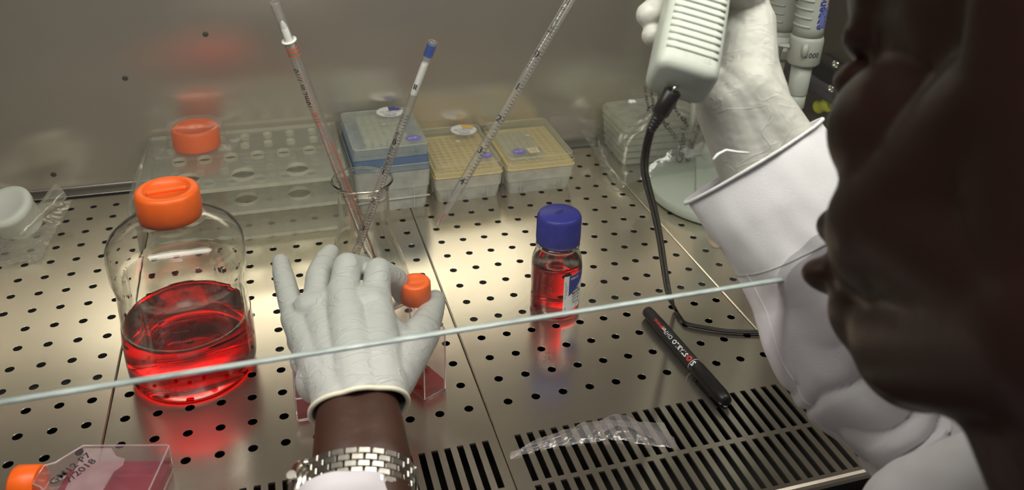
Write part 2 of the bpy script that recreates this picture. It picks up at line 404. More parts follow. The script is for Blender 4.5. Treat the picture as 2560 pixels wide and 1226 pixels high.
# ------------------------------------------------------------------ the big bottle of red medium
def arc(r, z, R_, a0, a1, n=6):
    return [(r+R_*cos(math.radians(a0+(a1-a0)*i/n)), z+R_*sin(math.radians(a0+(a1-a0)*i/n))) for i in range(n+1)]
def sstep(a, b, x):
    t = min(1, max(0, (x-a)/(b-a))); return t*t*(3-2*t)
def media_bottle():
    c = (-25.75, 11.4, 0); t = thing('media_bottle', c, 'big round clear bottle of red liquid with an orange screw cap', 'bottle')
    T = Matrix.Translation(c)
    prof = [(0.01, .45), (3.6, .40), (4.1, .12), (4.5, .0), (4.9, .15), (5.22, .6), (5.36, 1.3), (5.40, 2.5), (5.40, 4.5), (5.38, 6.5), (5.36, 8.2),
            (5.33, 9.0), (5.25, 9.45), (5.23, 9.75), (5.30, 10.1), (5.38, 10.5), (5.42, 11.2), (5.44, 12.2), (5.36, 13.0), (5.05, 13.75), (4.45, 14.35), (3.6, 14.85), (2.8, 15.2), (2.15, 15.4), (1.95, 15.6), (1.9, 16.0), (1.95, 16.1), (1.95, 17.2)]
    def grip(th, r, z):          # two shallow panels pressed in below the shoulder
        k = max(0, cos(2*(th-.35)))**.5 if cos(2*(th-.35)) > 0 else 0
        d = .20*sstep(.25, .5, k)*sstep(5.4, 6.3, z)*(1-sstep(9.0, 9.8, z))
        e = .07*sstep(.4, .7, max(0, cos(3*(th+.5))))*sstep(10.3, 11, z)*(1-sstep(12.6, 13.6, z))
        return r-d-e
    n = 120
    mb = MB(); mb.lathe(prof, n, T, (True, False), grip)
    inner = [(max(.01, r-.16), z+(.14 if z < 1 else .0)) for r, z in prof][::-1]
    k0 = len(mb.v); mb.lathe(inner, n, T, (False, True), grip)
    mb.f += [[(len(prof)-1)*n+(k+1) % n, (len(prof)-1)*n+k, k0+k, k0+(k+1) % n][::-1] for k in range(n)]; mb.sm += [True]*n
    mb.build('bottle_body', glass, t)
    # liquid
    lv = 5.6
    lp = [(.01, .52), (3.5, .48), (4.1, .30), (4.55, .20), (4.85, .30), (5.12, .75), (5.24, 1.35), (5.28, 2.5), (5.28, 4.5), (5.27, lv-.1), (5.30, lv+.06), (5.15, lv-.03), (4.7, lv-.05), (2.0, lv-.05), (.01, lv-.05)]
    mb = MB(); mb.lathe(lp, n, T, (True, True), lambda th, r, z: r if z < 5.3 else r+.02*sin(7*th)); mb.build('red_medium', red_dark, t)
    # cap
    cp = [(2.30, 15.35), (2.42, 15.4), (2.44, 15.9), (2.50, 16.05), (2.47, 17.6), (2.36, 17.86), (2.18, 17.95), (1.86, 17.95), (1.76, 17.88), (1.74, 17.62), (.01, 17.62)]
    mb = MB(); mb.lathe(cp, 72, T, (True, True), lambda th, r, z: r+(.012*cos(60*th) if 15.6 < z < 17.7 and r > 2.2 else 0))
    cpo = mb.build('screw_cap', orange, t)
    mb = MB(); mb.box((-1.5, -.22, 17.6), (1.5, .22, 17.86), T @ Matrix.Rotation(.15, 4, 'Z')); bevel(mb.build('grip_bar', orange, cpo), .08)
    # raised scale
    mb = MB(); A = -pi/2-.15
    for k, (z, s_) in enumerate([(8.9, '1000mL'), (7.9, '900'), (6.9, '800'), (4.1, '500'), (3.0, '400'), (1.9, '200')]):
        text(mb, s_, .62, on_tube(T, 5.36 if z < 6 else 5.42, A-.16, z, False, .03))
        text(mb, '-----', .9, on_tube(T, 5.36 if z < 6 else 5.42, A+.17, z-.06, False, .03), sx=.9)
    mb.build('raised_scale', FILM('embossed_clear', (.75, .70, .68), .16, refl0=.1), t)['kind'] = 'stuff'
    return t
media_bottle()

# ------------------------------------------------------------------ small bottle with the blue cap
def reagent_bottle():
    c = (8.45, 12.3, 0); t = thing('reagent_bottle', c, 'small bottle of red liquid with ribbed dark blue cap and white label', 'bottle')
    T = Matrix.Translation(c); n = 96
    prof = [(.01, .22), (1.8, .2), (2.1, .02), (2.3, .05), (2.46, .3), (2.5, .8), (2.5, 5.3), (2.42, 5.9), (2.2, 6.5), (1.95, 6.95), (1.85, 7.1), (2.12, 7.18), (2.16, 7.35), (2.12, 7.5), (1.8, 7.6), (1.7, 7.8), (1.7, 8.6)]
    mb = MB(); mb.lathe(prof, n, T, (True, False))
    inner = [(max(.01, r-.11), z+(.12 if z < .5 else 0)) for r, z in prof if not (7.1 < z < 7.55)][::-1]
    k0 = len(mb.v); mb.lathe(inner, n, T, (False, True))
    mb.f += [[(len(prof)-1)*n+(k+1) % n, (len(prof)-1)*n+k, k0+k, k0+(k+1) % n][::-1] for k in range(n)]; mb.sm += [True]*n
    mb.build('bottle_body', glass, t)
    lp = [(.01, .3), (1.75, .28), (2.1, .16), (2.25, .2), (2.38, .4), (2.42, .9), (2.42, 5.3), (2.36, 5.62), (2.2, 5.58), (.01, 5.58)]
    MB().lathe(lp, n, T).build('red_medium', red_liq, t)
    cp = [(2.02, 7.62), (2.12, 7.66), (2.14, 8.0), (2.12, 10.3), (2.0, 10.62), (1.85, 10.72), (.01, 10.78)]
    co = MB().lathe(cp, 240, T, (True, True), lambda th, r, z: r+(.035*cos(60*th) if 7.75 < z < 10.35 else 0)).build('screw_cap', blue_cap, t)
    mb = MB(); mb.box((-.5, -.12, 10.74), (.35, .12, 10.80), T @ Matrix.Rotation(.3, 4, 'Z')); mb.box((-.2, .1, 10.74), (.55, .3, 10.80), T @ Matrix.Rotation(.3, 4, 'Z'))
    mb.build('cap_mark', M('worn_blue', (.02, .02, .16), .5), co)
    # label wrapped round the right front; seen angle
    a0 = math.radians(-92); a1 = math.radians(-4); R_ = 2.52
    mb = MB(); mb.grid(24, 1, lambda u, v: T @ V((R_*cos(a0+(a1-a0)*u), R_*sin(a0+(a1-a0)*u), 1.0+v*4.0)))
    lb = mb.build('label', paper, t)
    mb = MB(); R2 = 2.535
    mb.grid(16, 1, lambda u, v: T @ V((R2*cos(a0+.22+(a1-a0-.22)*u), R2*sin(a0+.22+(a1-a0-.22)*u), 4.98-(1-v)*2.3*(1-u)**1.0)))
    mb.build('blue_corner', ink_blue, lb)
    mb = MB(); text(mb, 'GIBCO', .36, on_tube(T, 2.545, a0+.48, 4.62, False), .01); mb.build('lettering', ink_white, lb)
    mb = MB()
    for k, s_ in enumerate(['Store at 2 to 8 C in the dark', 'for research use']): text(mb, s_, .17, on_tube(T, 2.535, a0+.07+.06*k, 3.4, True))
    for k, s_ in enumerate(['RPMI', 'MEDIUM', 'CAT. No.', 'LOT. No.', 'Product', '1', '0']): text(mb, s_, .34 if k > 1 else .4, on_tube(T, 2.535, a0+.62+.0*k, 3.2-.36*k, False), .006, sx=.85)
    text(mb, 'GIB', .2, on_tube(T, 2.535, a0+.1, 1.25, True)); text(mb, '100 mL', .3, on_tube(T, 2.535, a0+1.0, 1.3, False), .004)
    mb.build('lettering', ink_black, lb)
    mb = MB(); A = math.radians(-130)
    for z, s_ in [(4.9, '100'), (4.5, '75'), (3.6, '75'), (3.2, '50'), (2.2, '50'), (1.3, '25')]:
        text(mb, s_, .42, on_tube(T, 2.51, A+.14, z, False, .02)); 
    for z in (5.1, 3.9, 2.7, 1.6): text(mb, '--', .8, on_tube(T, 2.51, A-.13, z, False, .02))
    mb.build('raised_scale', FILM('embossed_red', (.85, .45, .45), .2, refl0=.1), t)['kind'] = 'stuff'
reagent_bottle()

# ------------------------------------------------------------------ Erlenmeyer flask and two pipettes leaning in it
FC = (-9.35, 19.4, 0)
def erlenmeyer():
    t = thing('erlenmeyer_flask', FC, 'clear conical glass flask with a flared rim holding two pipettes', 'flask'); T = Matrix.Translation(FC); n = 96
    prof = [(.01, .12), (3.6, .1), (3.95, .0), (4.3, .25), (4.42, .8), (4.32, 1.5), (3.95, 3.0), (3.45, 4.8), (2.95, 6.3), (2.62, 7.6), (2.5, 8.8), (2.48, 10.5), (2.5, 11.8), (2.62, 12.3), (2.9, 12.7), (2.98, 12.85), (2.94, 12.95)]
    mb = MB(); mb.lathe(prof, n, T, (True, False))
    inner = [(max(.01, r-.15), z+(.13 if z < .6 else 0)) for r, z in prof][::-1]
    k0 = len(mb.v); mb.lathe(inner, n, T, (False, True))
    mb.f += [[(len(prof)-1)*n+(k+1) % n, (len(prof)-1)*n+k, k0+k, k0+(k+1) % n][::-1] for k in range(n)]; mb.sm += [True]*n
    mb.build('glass_body', glass, t)
erlenmeyer()
def pipette(name, B, Tp, R_, kind, label, group):
    """B: tip, Tp: mouth end (cm). Serological pipette with plug, scale and print."""
    B, Tp = V(B), V(Tp); ax_ = (Tp-B).normalized(); L = (Tp-B).length
    t = thing(name, B, label, 'pipette', group)
    side = RX*1 - RZ*.0; T = frame(B, -RZ, ax_)       # local x looks at the photographer's side
    tip = 3.6; nk = L-4.2
    if kind == 'orange': prof = [(.12, 0), (.16, .6), (.30, 2.0), (R_*.96, tip), (R_, tip+.5), (R_, nk), (R_, nk+.2), (R_*.80, nk+.5), (R_*.80, L-.1), (R_*.78, L)]
    else: prof = [(.12, 0), (.16, .6), (.30, 2.2), (R_*.96, tip), (R_, tip+.5), (R_, L-.1), (R_*.97, L)]
    n = 40; mb = MB(); mb.lathe(prof, n, T, (False, False))
    inner = [(max(.06, r-.085), z) for r, z in prof][::-1]; k0 = len(mb.v); mb.lathe(inner, n, T, (False, False)); P_ = len(prof)
    for (i, j) in ((0, k0+(P_-1)*n), ((P_-1)*n, k0)):
        for k in range(n):
            q = [i+k, i+(k+1) % n, j+(k+1) % n, j+k]; mb.f.append(q[::-1] if i == 0 and False else q); mb.sm.append(True)
    mb.build('barrel', glass_tube, t)
    def bar(mbx, a, z, da, dz, rr=R_):
        mbx.add([T @ V(((rr+.008)*cos(a+p*da), (rr+.008)*sin(a+p*da), z+q*dz)) for p, q in ((-.5, -.5), (0, -.5), (.5, -.5), (.5, .5), (0, .5), (-.5, .5))], [(0, 1, 4, 5), (1, 2, 3, 4)])
    def ring(mbx, z, dz, rr=R_): mbx.lathe([(rr+.008, z), (rr+.008, z+dz)], 40, T, (False, False))
    if kind == 'orange':
        mb = MB(); mb.lathe([(R_*.55, nk-.9), (R_*.55, nk+1.7)], 20, T); mb.ellipsoid((0, 0, nk+1.6), (R_*.5, R_*.5, .8), T); mb.build('cotton_plug', M('cotton', (.85, .85, .84), .9, bump=.5, bscale=400), t)
        mb = MB(); mb.lathe([(R_*.82, nk+.3), (R_*1.2, nk+.42), (R_*1.2, nk+.55), (R_*.82, nk+.5)], 30, T); mb.build('collar', milky, t)
        mb = MB()
        for z in (nk-.2, nk-.55, nk-.95): ring(mb, z, .12)
        for k in range(int((nk-3-tip)/.31)):
            z = tip+.8+k*.31; bar(mb, .1, z, .45 if k % 5 else .9, .035)
        text(mb, '1:0110', .62, on_tube(T, R_, -.1, nk-7.6, True, .01), .02)
        mb.build('orange_print', ink_orange, t)['kind'] = 'stuff'
        mb = MB(); text(mb, '10mL in 1/10', .8, on_tube(T, R_, -.55, nk-4.2, True, .01), .012); text(mb, 'STERILE', .6, on_tube(T, R_, -.5, nk-16, True, .01)); mb.build('black_print', ink_black, t)['kind'] = 'stuff'
        # orange stripe down the back of the barrel, from half way
        mb = MB(); mb.grid(4, 40, lambda u, v: T @ V(((R_-.02)*cos(.85+.42*u), (R_-.02)*sin(.85+.42*u), 1.5+v*(nk-10.5-1.5)))); mb.build('stripe', ink_orange, t)
    else:
        mb = MB(); mb.lathe([(R_*.75, L-5.6), (R_*.8, L-5.4), (R_*.8, L-2.6), (R_*.7, L-2.2)], 24, T); mb.build('cotton_plug', M('cotton', (.85, .85, .84), .9, bump=.5, bscale=400), t)
        mb = MB(); mb.lathe([(R_+.012, L-1.5), (R_+.012, L-.35)], 40, T, (False, False)); mb.build('blue_band', FILM('blue_band', (.2, .3, .75), .55, (.12, .22, .65)), t)
        mb = MB(); d = 3.2 if kind == 'held' else 3.35
        z5 = tip+.5 if kind != 'held' else tip+1.0
        for k in range(50):
            z = z5+k*d/10; bar(mb, .45, z, .55 if k % 10 else 1.5, .045)
            if k > 35: bar(mb, -.5, z, .5, .045)
        for k in range(5):
            text(mb, str(4-k) if kind == 'held' else str(4-k), .85, (lambda q: lambda x, y: T @ V(((R_+.012)*cos(-.25+x/R_), (R_+.012)*sin(-.25+x/R_), q+y)))(z5+(k)*d), .02)
        text(mb, 'II', .7, on_tube(T, R_, -.1, L-4.6, False, .02), .02)
        text(mb, '5ml in 1/10  sterile', .55, on_tube(T, R_, -.3, L-11.5, True, .01), .012)
        mb.build('black_print', ink_black, t)['kind'] = 'stuff'
    return t
# orange-marked one leans to the left, the blue-banded one to the right
def along(b, t, L): b, t = V(b), V(t); return b+(t-b).normalized()*L
pipette('serological_pipette', (-8.1, 21.8, .68), Zp(686, 4, 31.6), .53, 'orange', 'glass-clear pipette with orange stripe leaning in the conical flask', 'pipettes')
pipette('serological_pipette', (-11.7, 20.3, .65), Zp(1083, 103, 27.1), .42, 'blue', 'clear pipette with a blue band at its mouth leaning in the conical flask', 'pipettes')
PTIP = P(1095, 562, 73.5); PTOP = P(1425, 0, 69.5); PTOP2 = PTIP+(PTOP-PTIP).normalized()*33
pipette('serological_pipette', PTIP, PTOP2, .41, 'held', 'clear graduated pipette held slanting in the ribbed pipette controller', 'pipettes')
t_ = MB(); T = frame(PTIP, -RZ, PTOP2-PTIP); t_.lathe([(.02, .05), (.07, .3), (.10, .9), (.13, 1.2)], 16, T)
tag(t_.build('pink_droplet', FILM('pink_drop', (.95, .55, .58), .3, (.9, .4, .45)), origin=PTIP), 'pink drop of liquid in the point of the held pipette', 'droplet')

# ------------------------------------------------------------------ tube rack of clear acrylic
acr = FILM('clear_acrylic', (.965, .968, .95), .17, (.9, .91, .84), .05, .5, .06, power=2.5)
acr_e = FILM('acrylic_edge', (.93, .93, .82), .60, (.98, .97, .84), .08, .5, .2, power=2.5)
def hole_sheet(mb, x0, x1, y0, y1, z, th, holes, nseg=24):
    """plate built of a plain grid with round holes of various sizes cut through it"""
    import mathutils.geometry as G
    pts = []; edges = []
    def loop(p):
        o_ = len(pts); pts.extend(p); edges.extend([(o_+k, o_+(k+1) % len(p)) for k in range(len(p))])
    loop([V((x0, y0)), V((x1, y0)), V((x1, y1)), V((x0, y1))])
    for hx, hy, r in holes: loop([V((hx+r*cos(2*pi*k/nseg), hy+r*sin(2*pi*k/nseg))) for k in range(nseg)][::-1])
    vo, eo, fo, _, _, _ = G.delaunay_2d_cdt(pts, edges, [], 0, 1e-5)
    keep = []
    for f in fo:
        c = sum((vo[i] for i in f), V((0, 0)))/len(f)
        if all((c.x-hx)**2+(c.y-hy)**2 > (r*.985)**2 for hx, hy, r in holes): keep.append(list(f))
    n = len(vo)
    vs = [(p.x, p.y, z+th) for p in vo]+[(p.x, p.y, z) for p in vo]
    mb.add(vs, keep+[[i+n for i in f][::-1] for f in keep])
    walls = MB()
    for hx, hy, r in holes:
        walls.add([(hx+r*cos(2*pi*k/nseg), hy+r*sin(2*pi*k/nseg), zz) for zz in (z, z+th) for k in range(nseg)], [(k, k+nseg, (k+1) % nseg+nseg, (k+1) % nseg) for k in range(nseg)], True)
    return walls
def tube_rack():
    X0, X1, Y0, Y1, ZTOP = -32.0, -9.6, 32.3, 48.2, 7.2
    t = thing('tube_rack', ((X0+X1)/2, (Y0+Y1)/2, 0), 'clear acrylic tube rack with rows of round holes behind the big bottle', 'rack')
    xs = [-28.2+3.05*k for k in range(6)]
    def holes(dx=0):
        h = []
        for x in (-29.0, -26.2, -23.4, -20.7, -18.0, -15.3, -12.6):
            h += [(x, 46.3, .56)]
        for x in (-28.0, -25.2, -22.3, -19.3, -16.3, -13.3): h.append((x, 43.9 if False else 40.6, .82))
        for x in (-29.0, -26.2, -23.4, -20.7, -18.0, -15.3, -12.6): h.append((x, 43.7, .56))
        for x in (-26.8, -20.9, -15.0): h.append((x, 35.6, 1.36))
        return h
    for z, nm in ((ZTOP-.5, 'top_plate'), (3.6, 'shelf_plate'), (.35, 'shelf_plate')):
        mb = MB(); wl = hole_sheet(mb, X0+(.0 if z > 6 else .5), X1-.0 if z > 6 else X1-.5, Y0, Y1, z, .45 if z > 6 else .4, holes() if z > 1 else [])
        pl = mb.build(nm, acr, t)
        if wl.v: wl.build('hole_rims', acr_e, pl)['kind'] = 'stuff'
        eb = MB(); th = .45 if z > 6 else .4; a, b = (X0, X1) if z > 6 else (X0+.5, X1-.5)
        for (p, q) in (((a, Y0), (b, Y0)), ((b, Y0), (b, Y1)), ((b, Y1), (a, Y1)), ((a, Y1), (a, Y0))):
            eb.add([(*p, z), (*q, z), (*q, z+th), (*p, z+th)], [(0, 1, 2, 3)])
        eb.build('plate_edge', acr_e, pl)
    for x, sg in ((X0, -1), (X1, 1)):
        mb = MB()
        pr = [(x, 0.0), (x, 5.8)]+[(x-sg*(.9-.9*cos(a)), 5.8+.95*sin(a)) for a in (.4, .8, 1.2, 1.57)]
        pr = [(x+sg*.45, 0), (x+sg*.45, 5.9), (x+sg*.36, 6.4), (x+sg*.1, 6.85), (x-sg*.4, 7.12)]
        mb.grid(1, len(pr)-1, lambda u, v: V((pr[round(v*(len(pr)-1))][0], Y0+u*(Y1-Y0), pr[round(v*(len(pr)-1))][1])))
        solid(mb.build('end_panel', FILM('acrylic_side', (.95, .955, .93), .18, (.92, .92, .86), .06, .5, .15), t), .4, -1)
tube_rack()

# orange cap in cling film on the rack
def wrapped_cap():
    c = Zp(494, 366, 7.2); c = V((c.x, c.y, 7.2)); T = Matrix.Translation(c)
    t = thing('wrapped_cap', c, 'orange screw cap wrapped in clear film lying on the acrylic rack', 'cap')
    MB().lathe([(2.62, .08), (2.7, .3), (2.66, 2.35), (2.5, 2.6), (2.2, 2.62), (2.1, 2.35), (.01, 2.3)], 60, T, (True, True), lambda th, r, z: r+(.02*cos(60*th) if .3 < z < 2.4 else 0)).build('screw_cap', orange, t)
    random.seed(3)
    def f(u, v):
        th = 2*pi*u; k = noise.noise(V((cos(th)*1.6, sin(th)*1.6, v*3)))
        if v < .35: r = 3.1*v/.35; z = 3.3+.35*k*v-.5*(v/.35)**4
        elif v < .7: q = (v-.35)/.35; r = 3.1+.22*k+.1*q; z = 2.9-2.6*q
        else: q = (v-.7)/.3; r = 3.2+q*(1.2+1.3*abs(noise.noise(V((cos(th)*1.1+4, sin(th)*1.1, 0))))*1.5); z = .3*(1-q)+.12+.5*q*abs(k)
        return T @ V((r*cos(th)*1.05, r*sin(th), z))
    MB().grid(96, 40, f).build('cling_film', FILM('cling_film', (.99, .99, .99), .10, (.95, .93, .92), .02, .22, .12, bump=.8, bscale=70), t)
wrapped_cap()

# ------------------------------------------------------------------ boxes of filter tips
pp = FILM('frosted_polypropylene', (.90, .91, .87), .72, (.97, .97, .92), .05, .35, .35, power=2.5)
lid_y = FILM('tip_box_lid', (.93, .93, .86), .26, (.88, .89, .76), .05, .45, .22, power=2.5)
lid_g = FILM('tip_box_lid_milky', (.90, .92, .88), .42, (.82, .86, .80), .05, .45, .25, power=2.5)
deck_y = M('yellow_tip_deck', (.86, .68, .34), .45, var=.04, sss=.1)
deck_b = M('blue_tip_deck', (.12, .19, .33), .4, var=.06)
tipm = FILM('pipette_tip', (.95, .95, .90), .7, (.96, .95, .86), .05, .4, .3)
def ring_box(mb, x0, x1, y0, y1, z0, z1, r, taper=0, T=None, n=5, cap=(False, True)):
    """rounded rectangular wall, narrower by taper at the foot"""
    def loop(a, z):
        p = []
        for (cx_, cy_, a0) in ((x1-a-r, y1-a-r, 0), (x0+a+r, y1-a-r, 90), (x0+a+r, y0+a+r, 180), (x1-a-r, y0+a+r, 270)):
            for k in range(n+1):
                t = math.radians(a0+90*k/n); p.append((cx_+r*cos(t), cy_+r*sin(t), z))
        return p
    a, b = loop(taper, z0), loop(0, z1); m_ = len(a)
    fs = [(k, (k+1) % m_, (k+1) % m_+m_, k+m_) for k in range(m_)]
    if cap[0]: fs.append(list(range(m_))[::-1])
    if cap[1]: fs.append([m_+k for k in range(m_)])
    mb.add(a+b, fs, False, T); return mb
def tip_box(c, W, D, rot, hbase, htop, deck, lid, label, tips, sticker, colour):
    """W along x, D along y; hbase: deck height"""
    t = thing('tip_box', c, label, 'tip box', 'tip boxes along the back wall'); T = Matrix.Translation(c) @ Matrix.Rotation(rot, 4, 'Z')
    w_, d_ = W/2, D/2
    lower = hbase*.52 if hbase < 5 else hbase*.55
    mb = MB(); ring_box(mb, -w_+.25, w_-.25, -d_+.25, d_-.25, 0, lower-.15, .5, .3, T, cap=(True, False)); bb = mb.build('base', pp, t)
    mb = MB(); ring_box(mb, -w_+.05, w_-.05, -d_+.05, d_-.05, lower-.15, hbase-.15, .5, .12, T, cap=(True, False)); mb.build('upper_tray', pp, t)
    mb = MB()
    for x in (-w_*.58, w_*.55): mb.box((x-.03, -d_+.2, .25), (x+.03, -d_+.42, lower-.2), T)
    for y in (-d_*.5, d_*.5): mb.box((-w_+.2, y-.03, .25), (-w_+.42, y+.03, lower-.2), T)
    if hbase > 5:
        mb.box((-w_+.18, -d_+.14, lower*.52), (w_-.18, -d_+.4, lower*.52+.07), T)
    mb.build('rib', FILM('frosted_rib', (.7, .72, .7), .8, (.92, .93, .9), .05, .3, .4), bb)['kind'] = 'stuff'
    # coloured deck with 8 x 12 holes
    mb = MB(); xs = [-3.15+.9*k for k in range(8)]; ys = [-4.95+.9*k for k in range(12)]
    plate(mb, -w_+.12, w_-.12, -d_+.12, d_-.12, (xs, ys), .33, 0, .35, 12, .02)
    hd = hbase+(1.5 if hbase > 5 else 0); mb.v = [T @ (p+V((0, 0, hd))) for p in mb.v]
    mb.box((-w_+.1, -d_+.1, hbase-.3), (w_-.1, -d_+.16, hbase), T); mb.box((w_-.16, -d_+.1, hbase-.3), (w_-.1, d_-.1, hbase), T); mb.box((-w_+.1, -d_+.1, hbase-.3), (-w_+.16, d_-.1, hbase), T)
    dk = mb.build('tip_deck', deck, t)
    if hbase > 5:   # deck stands on a tall coloured skirt
        mb = MB(); ring_box(mb, -w_+.2, w_-.2, -d_+.2, d_-.2, hbase-.25, hbase+1.5, .4, 0, T, cap=(False, False)); mb.build('deck_skirt', deck, dk)
    src = None
    for i, x in enumerate(xs):
        for j, y in enumerate(ys):
            if not tips(i, j): continue
            if src is None:
                q = MB(); q.lathe([(.2, -.6), (.27, 0), (.40, .05), (.42, 1.0 if htop > 5 else .42), (.34, 1.02 if htop > 5 else .44), (.22, .1)], 12, None, (True, True))
                src = q.build('pipette_tip', tipm, t); o_ = src
            else:
                o_ = src.copy(); COL.objects.link(o_)
            p = T @ V((x, y, hd)); o_.location = (p-V(c))*S
    if src:
        me = src.data
        for v_ in me.vertices: v_.co += V(c)*S      # mesh was built about the world origin
    # lid: bevelled transparent hood
    mb = MB(); zb = hbase-.25
    ring_box(mb, -w_, w_, -d_, d_, zb, zb+.75, .55, 0, T, cap=(False, False))
    ring_box(mb, -w_+.22, w_-.22, -d_+.22, d_-.22, zb+.75, htop, .55, -.0, T, cap=(False, True))
    mb2 = MB(); ring_box(mb2, -w_+.0, w_-.0, -d_+.0, d_-.0, zb+.72, zb+.78, .55, 0, T, cap=(False, False))
    ld = mb.build('lid', lid, t)
    ri = FILM('lid_edge', (.85, .85, .78), .65, (.93, .94, .88), .1, .5, .2)
    def loop_pts(a, z, r=.55, n=6):
        p = []
        for (cx_, cy_, a0) in ((w_-a-r, d_-a-r, 0), (-w_+a+r, d_-a-r, 90), (-w_+a+r, -d_+a+r, 180), (w_-a-r, -d_+a+r, 270)):
            for k in range(n+1):
                q = math.radians(a0+90*k/n); p.append(T @ V((cx_+r*cos(q), cy_+r*sin(q), z)))
        return p
    MB().tube(loop_pts(.0, zb+.74), .045, 6, True).build('lid_rim', ri, ld)
    MB().tube(loop_pts(.24, htop), .05, 6, True).build('lid_rim', ri, ld)
    MB().tube(loop_pts(-.02, zb), .05, 6, True).build('lid_rim', deck if hbase > 5 else deck_y, ld)
    mb = MB(); mb.lathe([(.42, 0), (.34, .05), (.05, .07)], 20, T @ Matrix.Translation((.3, 1.2 if sticker else .8, htop))); mb.build('lid_button', ri, ld)
    if sticker:
        T2 = T @ Matrix.Translation((sticker[0], sticker[1], htop+.01)); mb = MB(); mb.lathe([(1.75, 0), (1.74, .02)], 40, T2, (False, True)); st = mb.build('sticker', paper, ld)
        mb = MB(); mb.add([T2 @ V(q) for q in ((-.1, .3, .03), (1.66, .3, .03), (1.35, 1.05, .03), (.75, 1.55, .03), (.0, 1.7, .03))], [(0, 1, 2, 3, 4)]); mb.build('sticker_field', ink_blue if colour == 'b' else ink_yellow, st)
        mb = MB(); text(mb, 'FILTERTIPS', .62, on_plane(T2, .045), .0, sx=.85)
        for k, s_ in enumerate(['pre-sterile', 'filter tips']): text(mb, s_, .42, on_plane(T2 @ Matrix.Translation((-.1, -.55-.42*k, 0)), .045))
        mb.build('lettering', M('grey_print', (.15, .16, .2), .6), st)
        mb = MB(); text(mb, 'nuclease', .42, on_plane(T2 @ Matrix.Translation((-.2, -1.38, 0)), .045), .03); mb.build('lettering', ink_purple, st)
    # round violet mark with PCR, and a small print block
    zz = htop+.012; lx = (w_-1.7) if colour != 'r' else -w_+2.1; ly = -d_+2.2
    T3 = T @ Matrix.Translation((lx, ly, zz)); mb = MB(); mb.lathe([(.82, 0), (.81, .01)], 32, T3, (False, True)); rg = mb.build('round_mark', ink_purple, ld)
    mb = MB(); text(mb, 'PCR', .62, on_plane(T3 @ Matrix.Rotation(.2, 4, 'Z'), .03), .03); mb.build('lettering', M('pale_print', (.6, .6, .7), .6), rg)
    mb = MB()
    for k in range(40):
        a = 2*pi*k/40; mb.add([T3 @ V((r*cos(a+d), r*sin(a+d), .002)) for r, d in ((.92, 0), (1.06, 0), (1.06, .08), (.92, .08))], [(0, 1, 2, 3)])
    o_ = mb.build('mark_ring', ink_purple, ld); o_['kind'] = 'stuff'
    if colour == 'r':
        mb = MB(); mb.box((lx+1.2, ly-.75, htop+.005), (lx+2.6, ly+.75, htop+.02), T); mb.build('print_field', M('pale_yellow_print', (.78, .66, .36), .6), ld)
        mb = MB(); T4 = T @ Matrix.Translation((lx+1.9, ly, htop)) @ Matrix.Rotation(-pi/2, 4, 'Z')
        for k, s_ in enumerate(['filter tips', 'sterile', '20']): text(mb, s_, .32, on_plane(T4 @ Matrix.Translation((0, .3-.35*k, 0)), .03), .004)
        text(mb, 'nuclease', .42, on_plane(T4 @ Matrix.Translation((0, .95, 0)), .03), .03)
        mb.build('lettering', ink_purple, ld)
    return t
tip_box((-4.25, 41.6, 0), 9.3, 12.4, .025, 5.7, 8.55, deck_b, lid_g, 'tall tip box with a blue deck, next to the acrylic rack', lambda i, j: 0 < i < 7 and 1 < j, (1.8, 5.0), 'b')
tip_box((5.4, 42.2, 0), 8.7, 12.3, .01, 3.75, 5.0, deck_y, lid_y, 'low yellow tip box with a round white sticker on its lid', lambda i, j: False, (1.9, 4.6), 'm')
tip_box((14.9, 42.4, 0), 9.0, 12.4, .0, 3.75, 5.0, deck_y, lid_y, 'low yellow tip box without a white sticker, nearest the clear bag', lambda i, j: i < 5 and j < 11 and (j > 0), None, 'r')

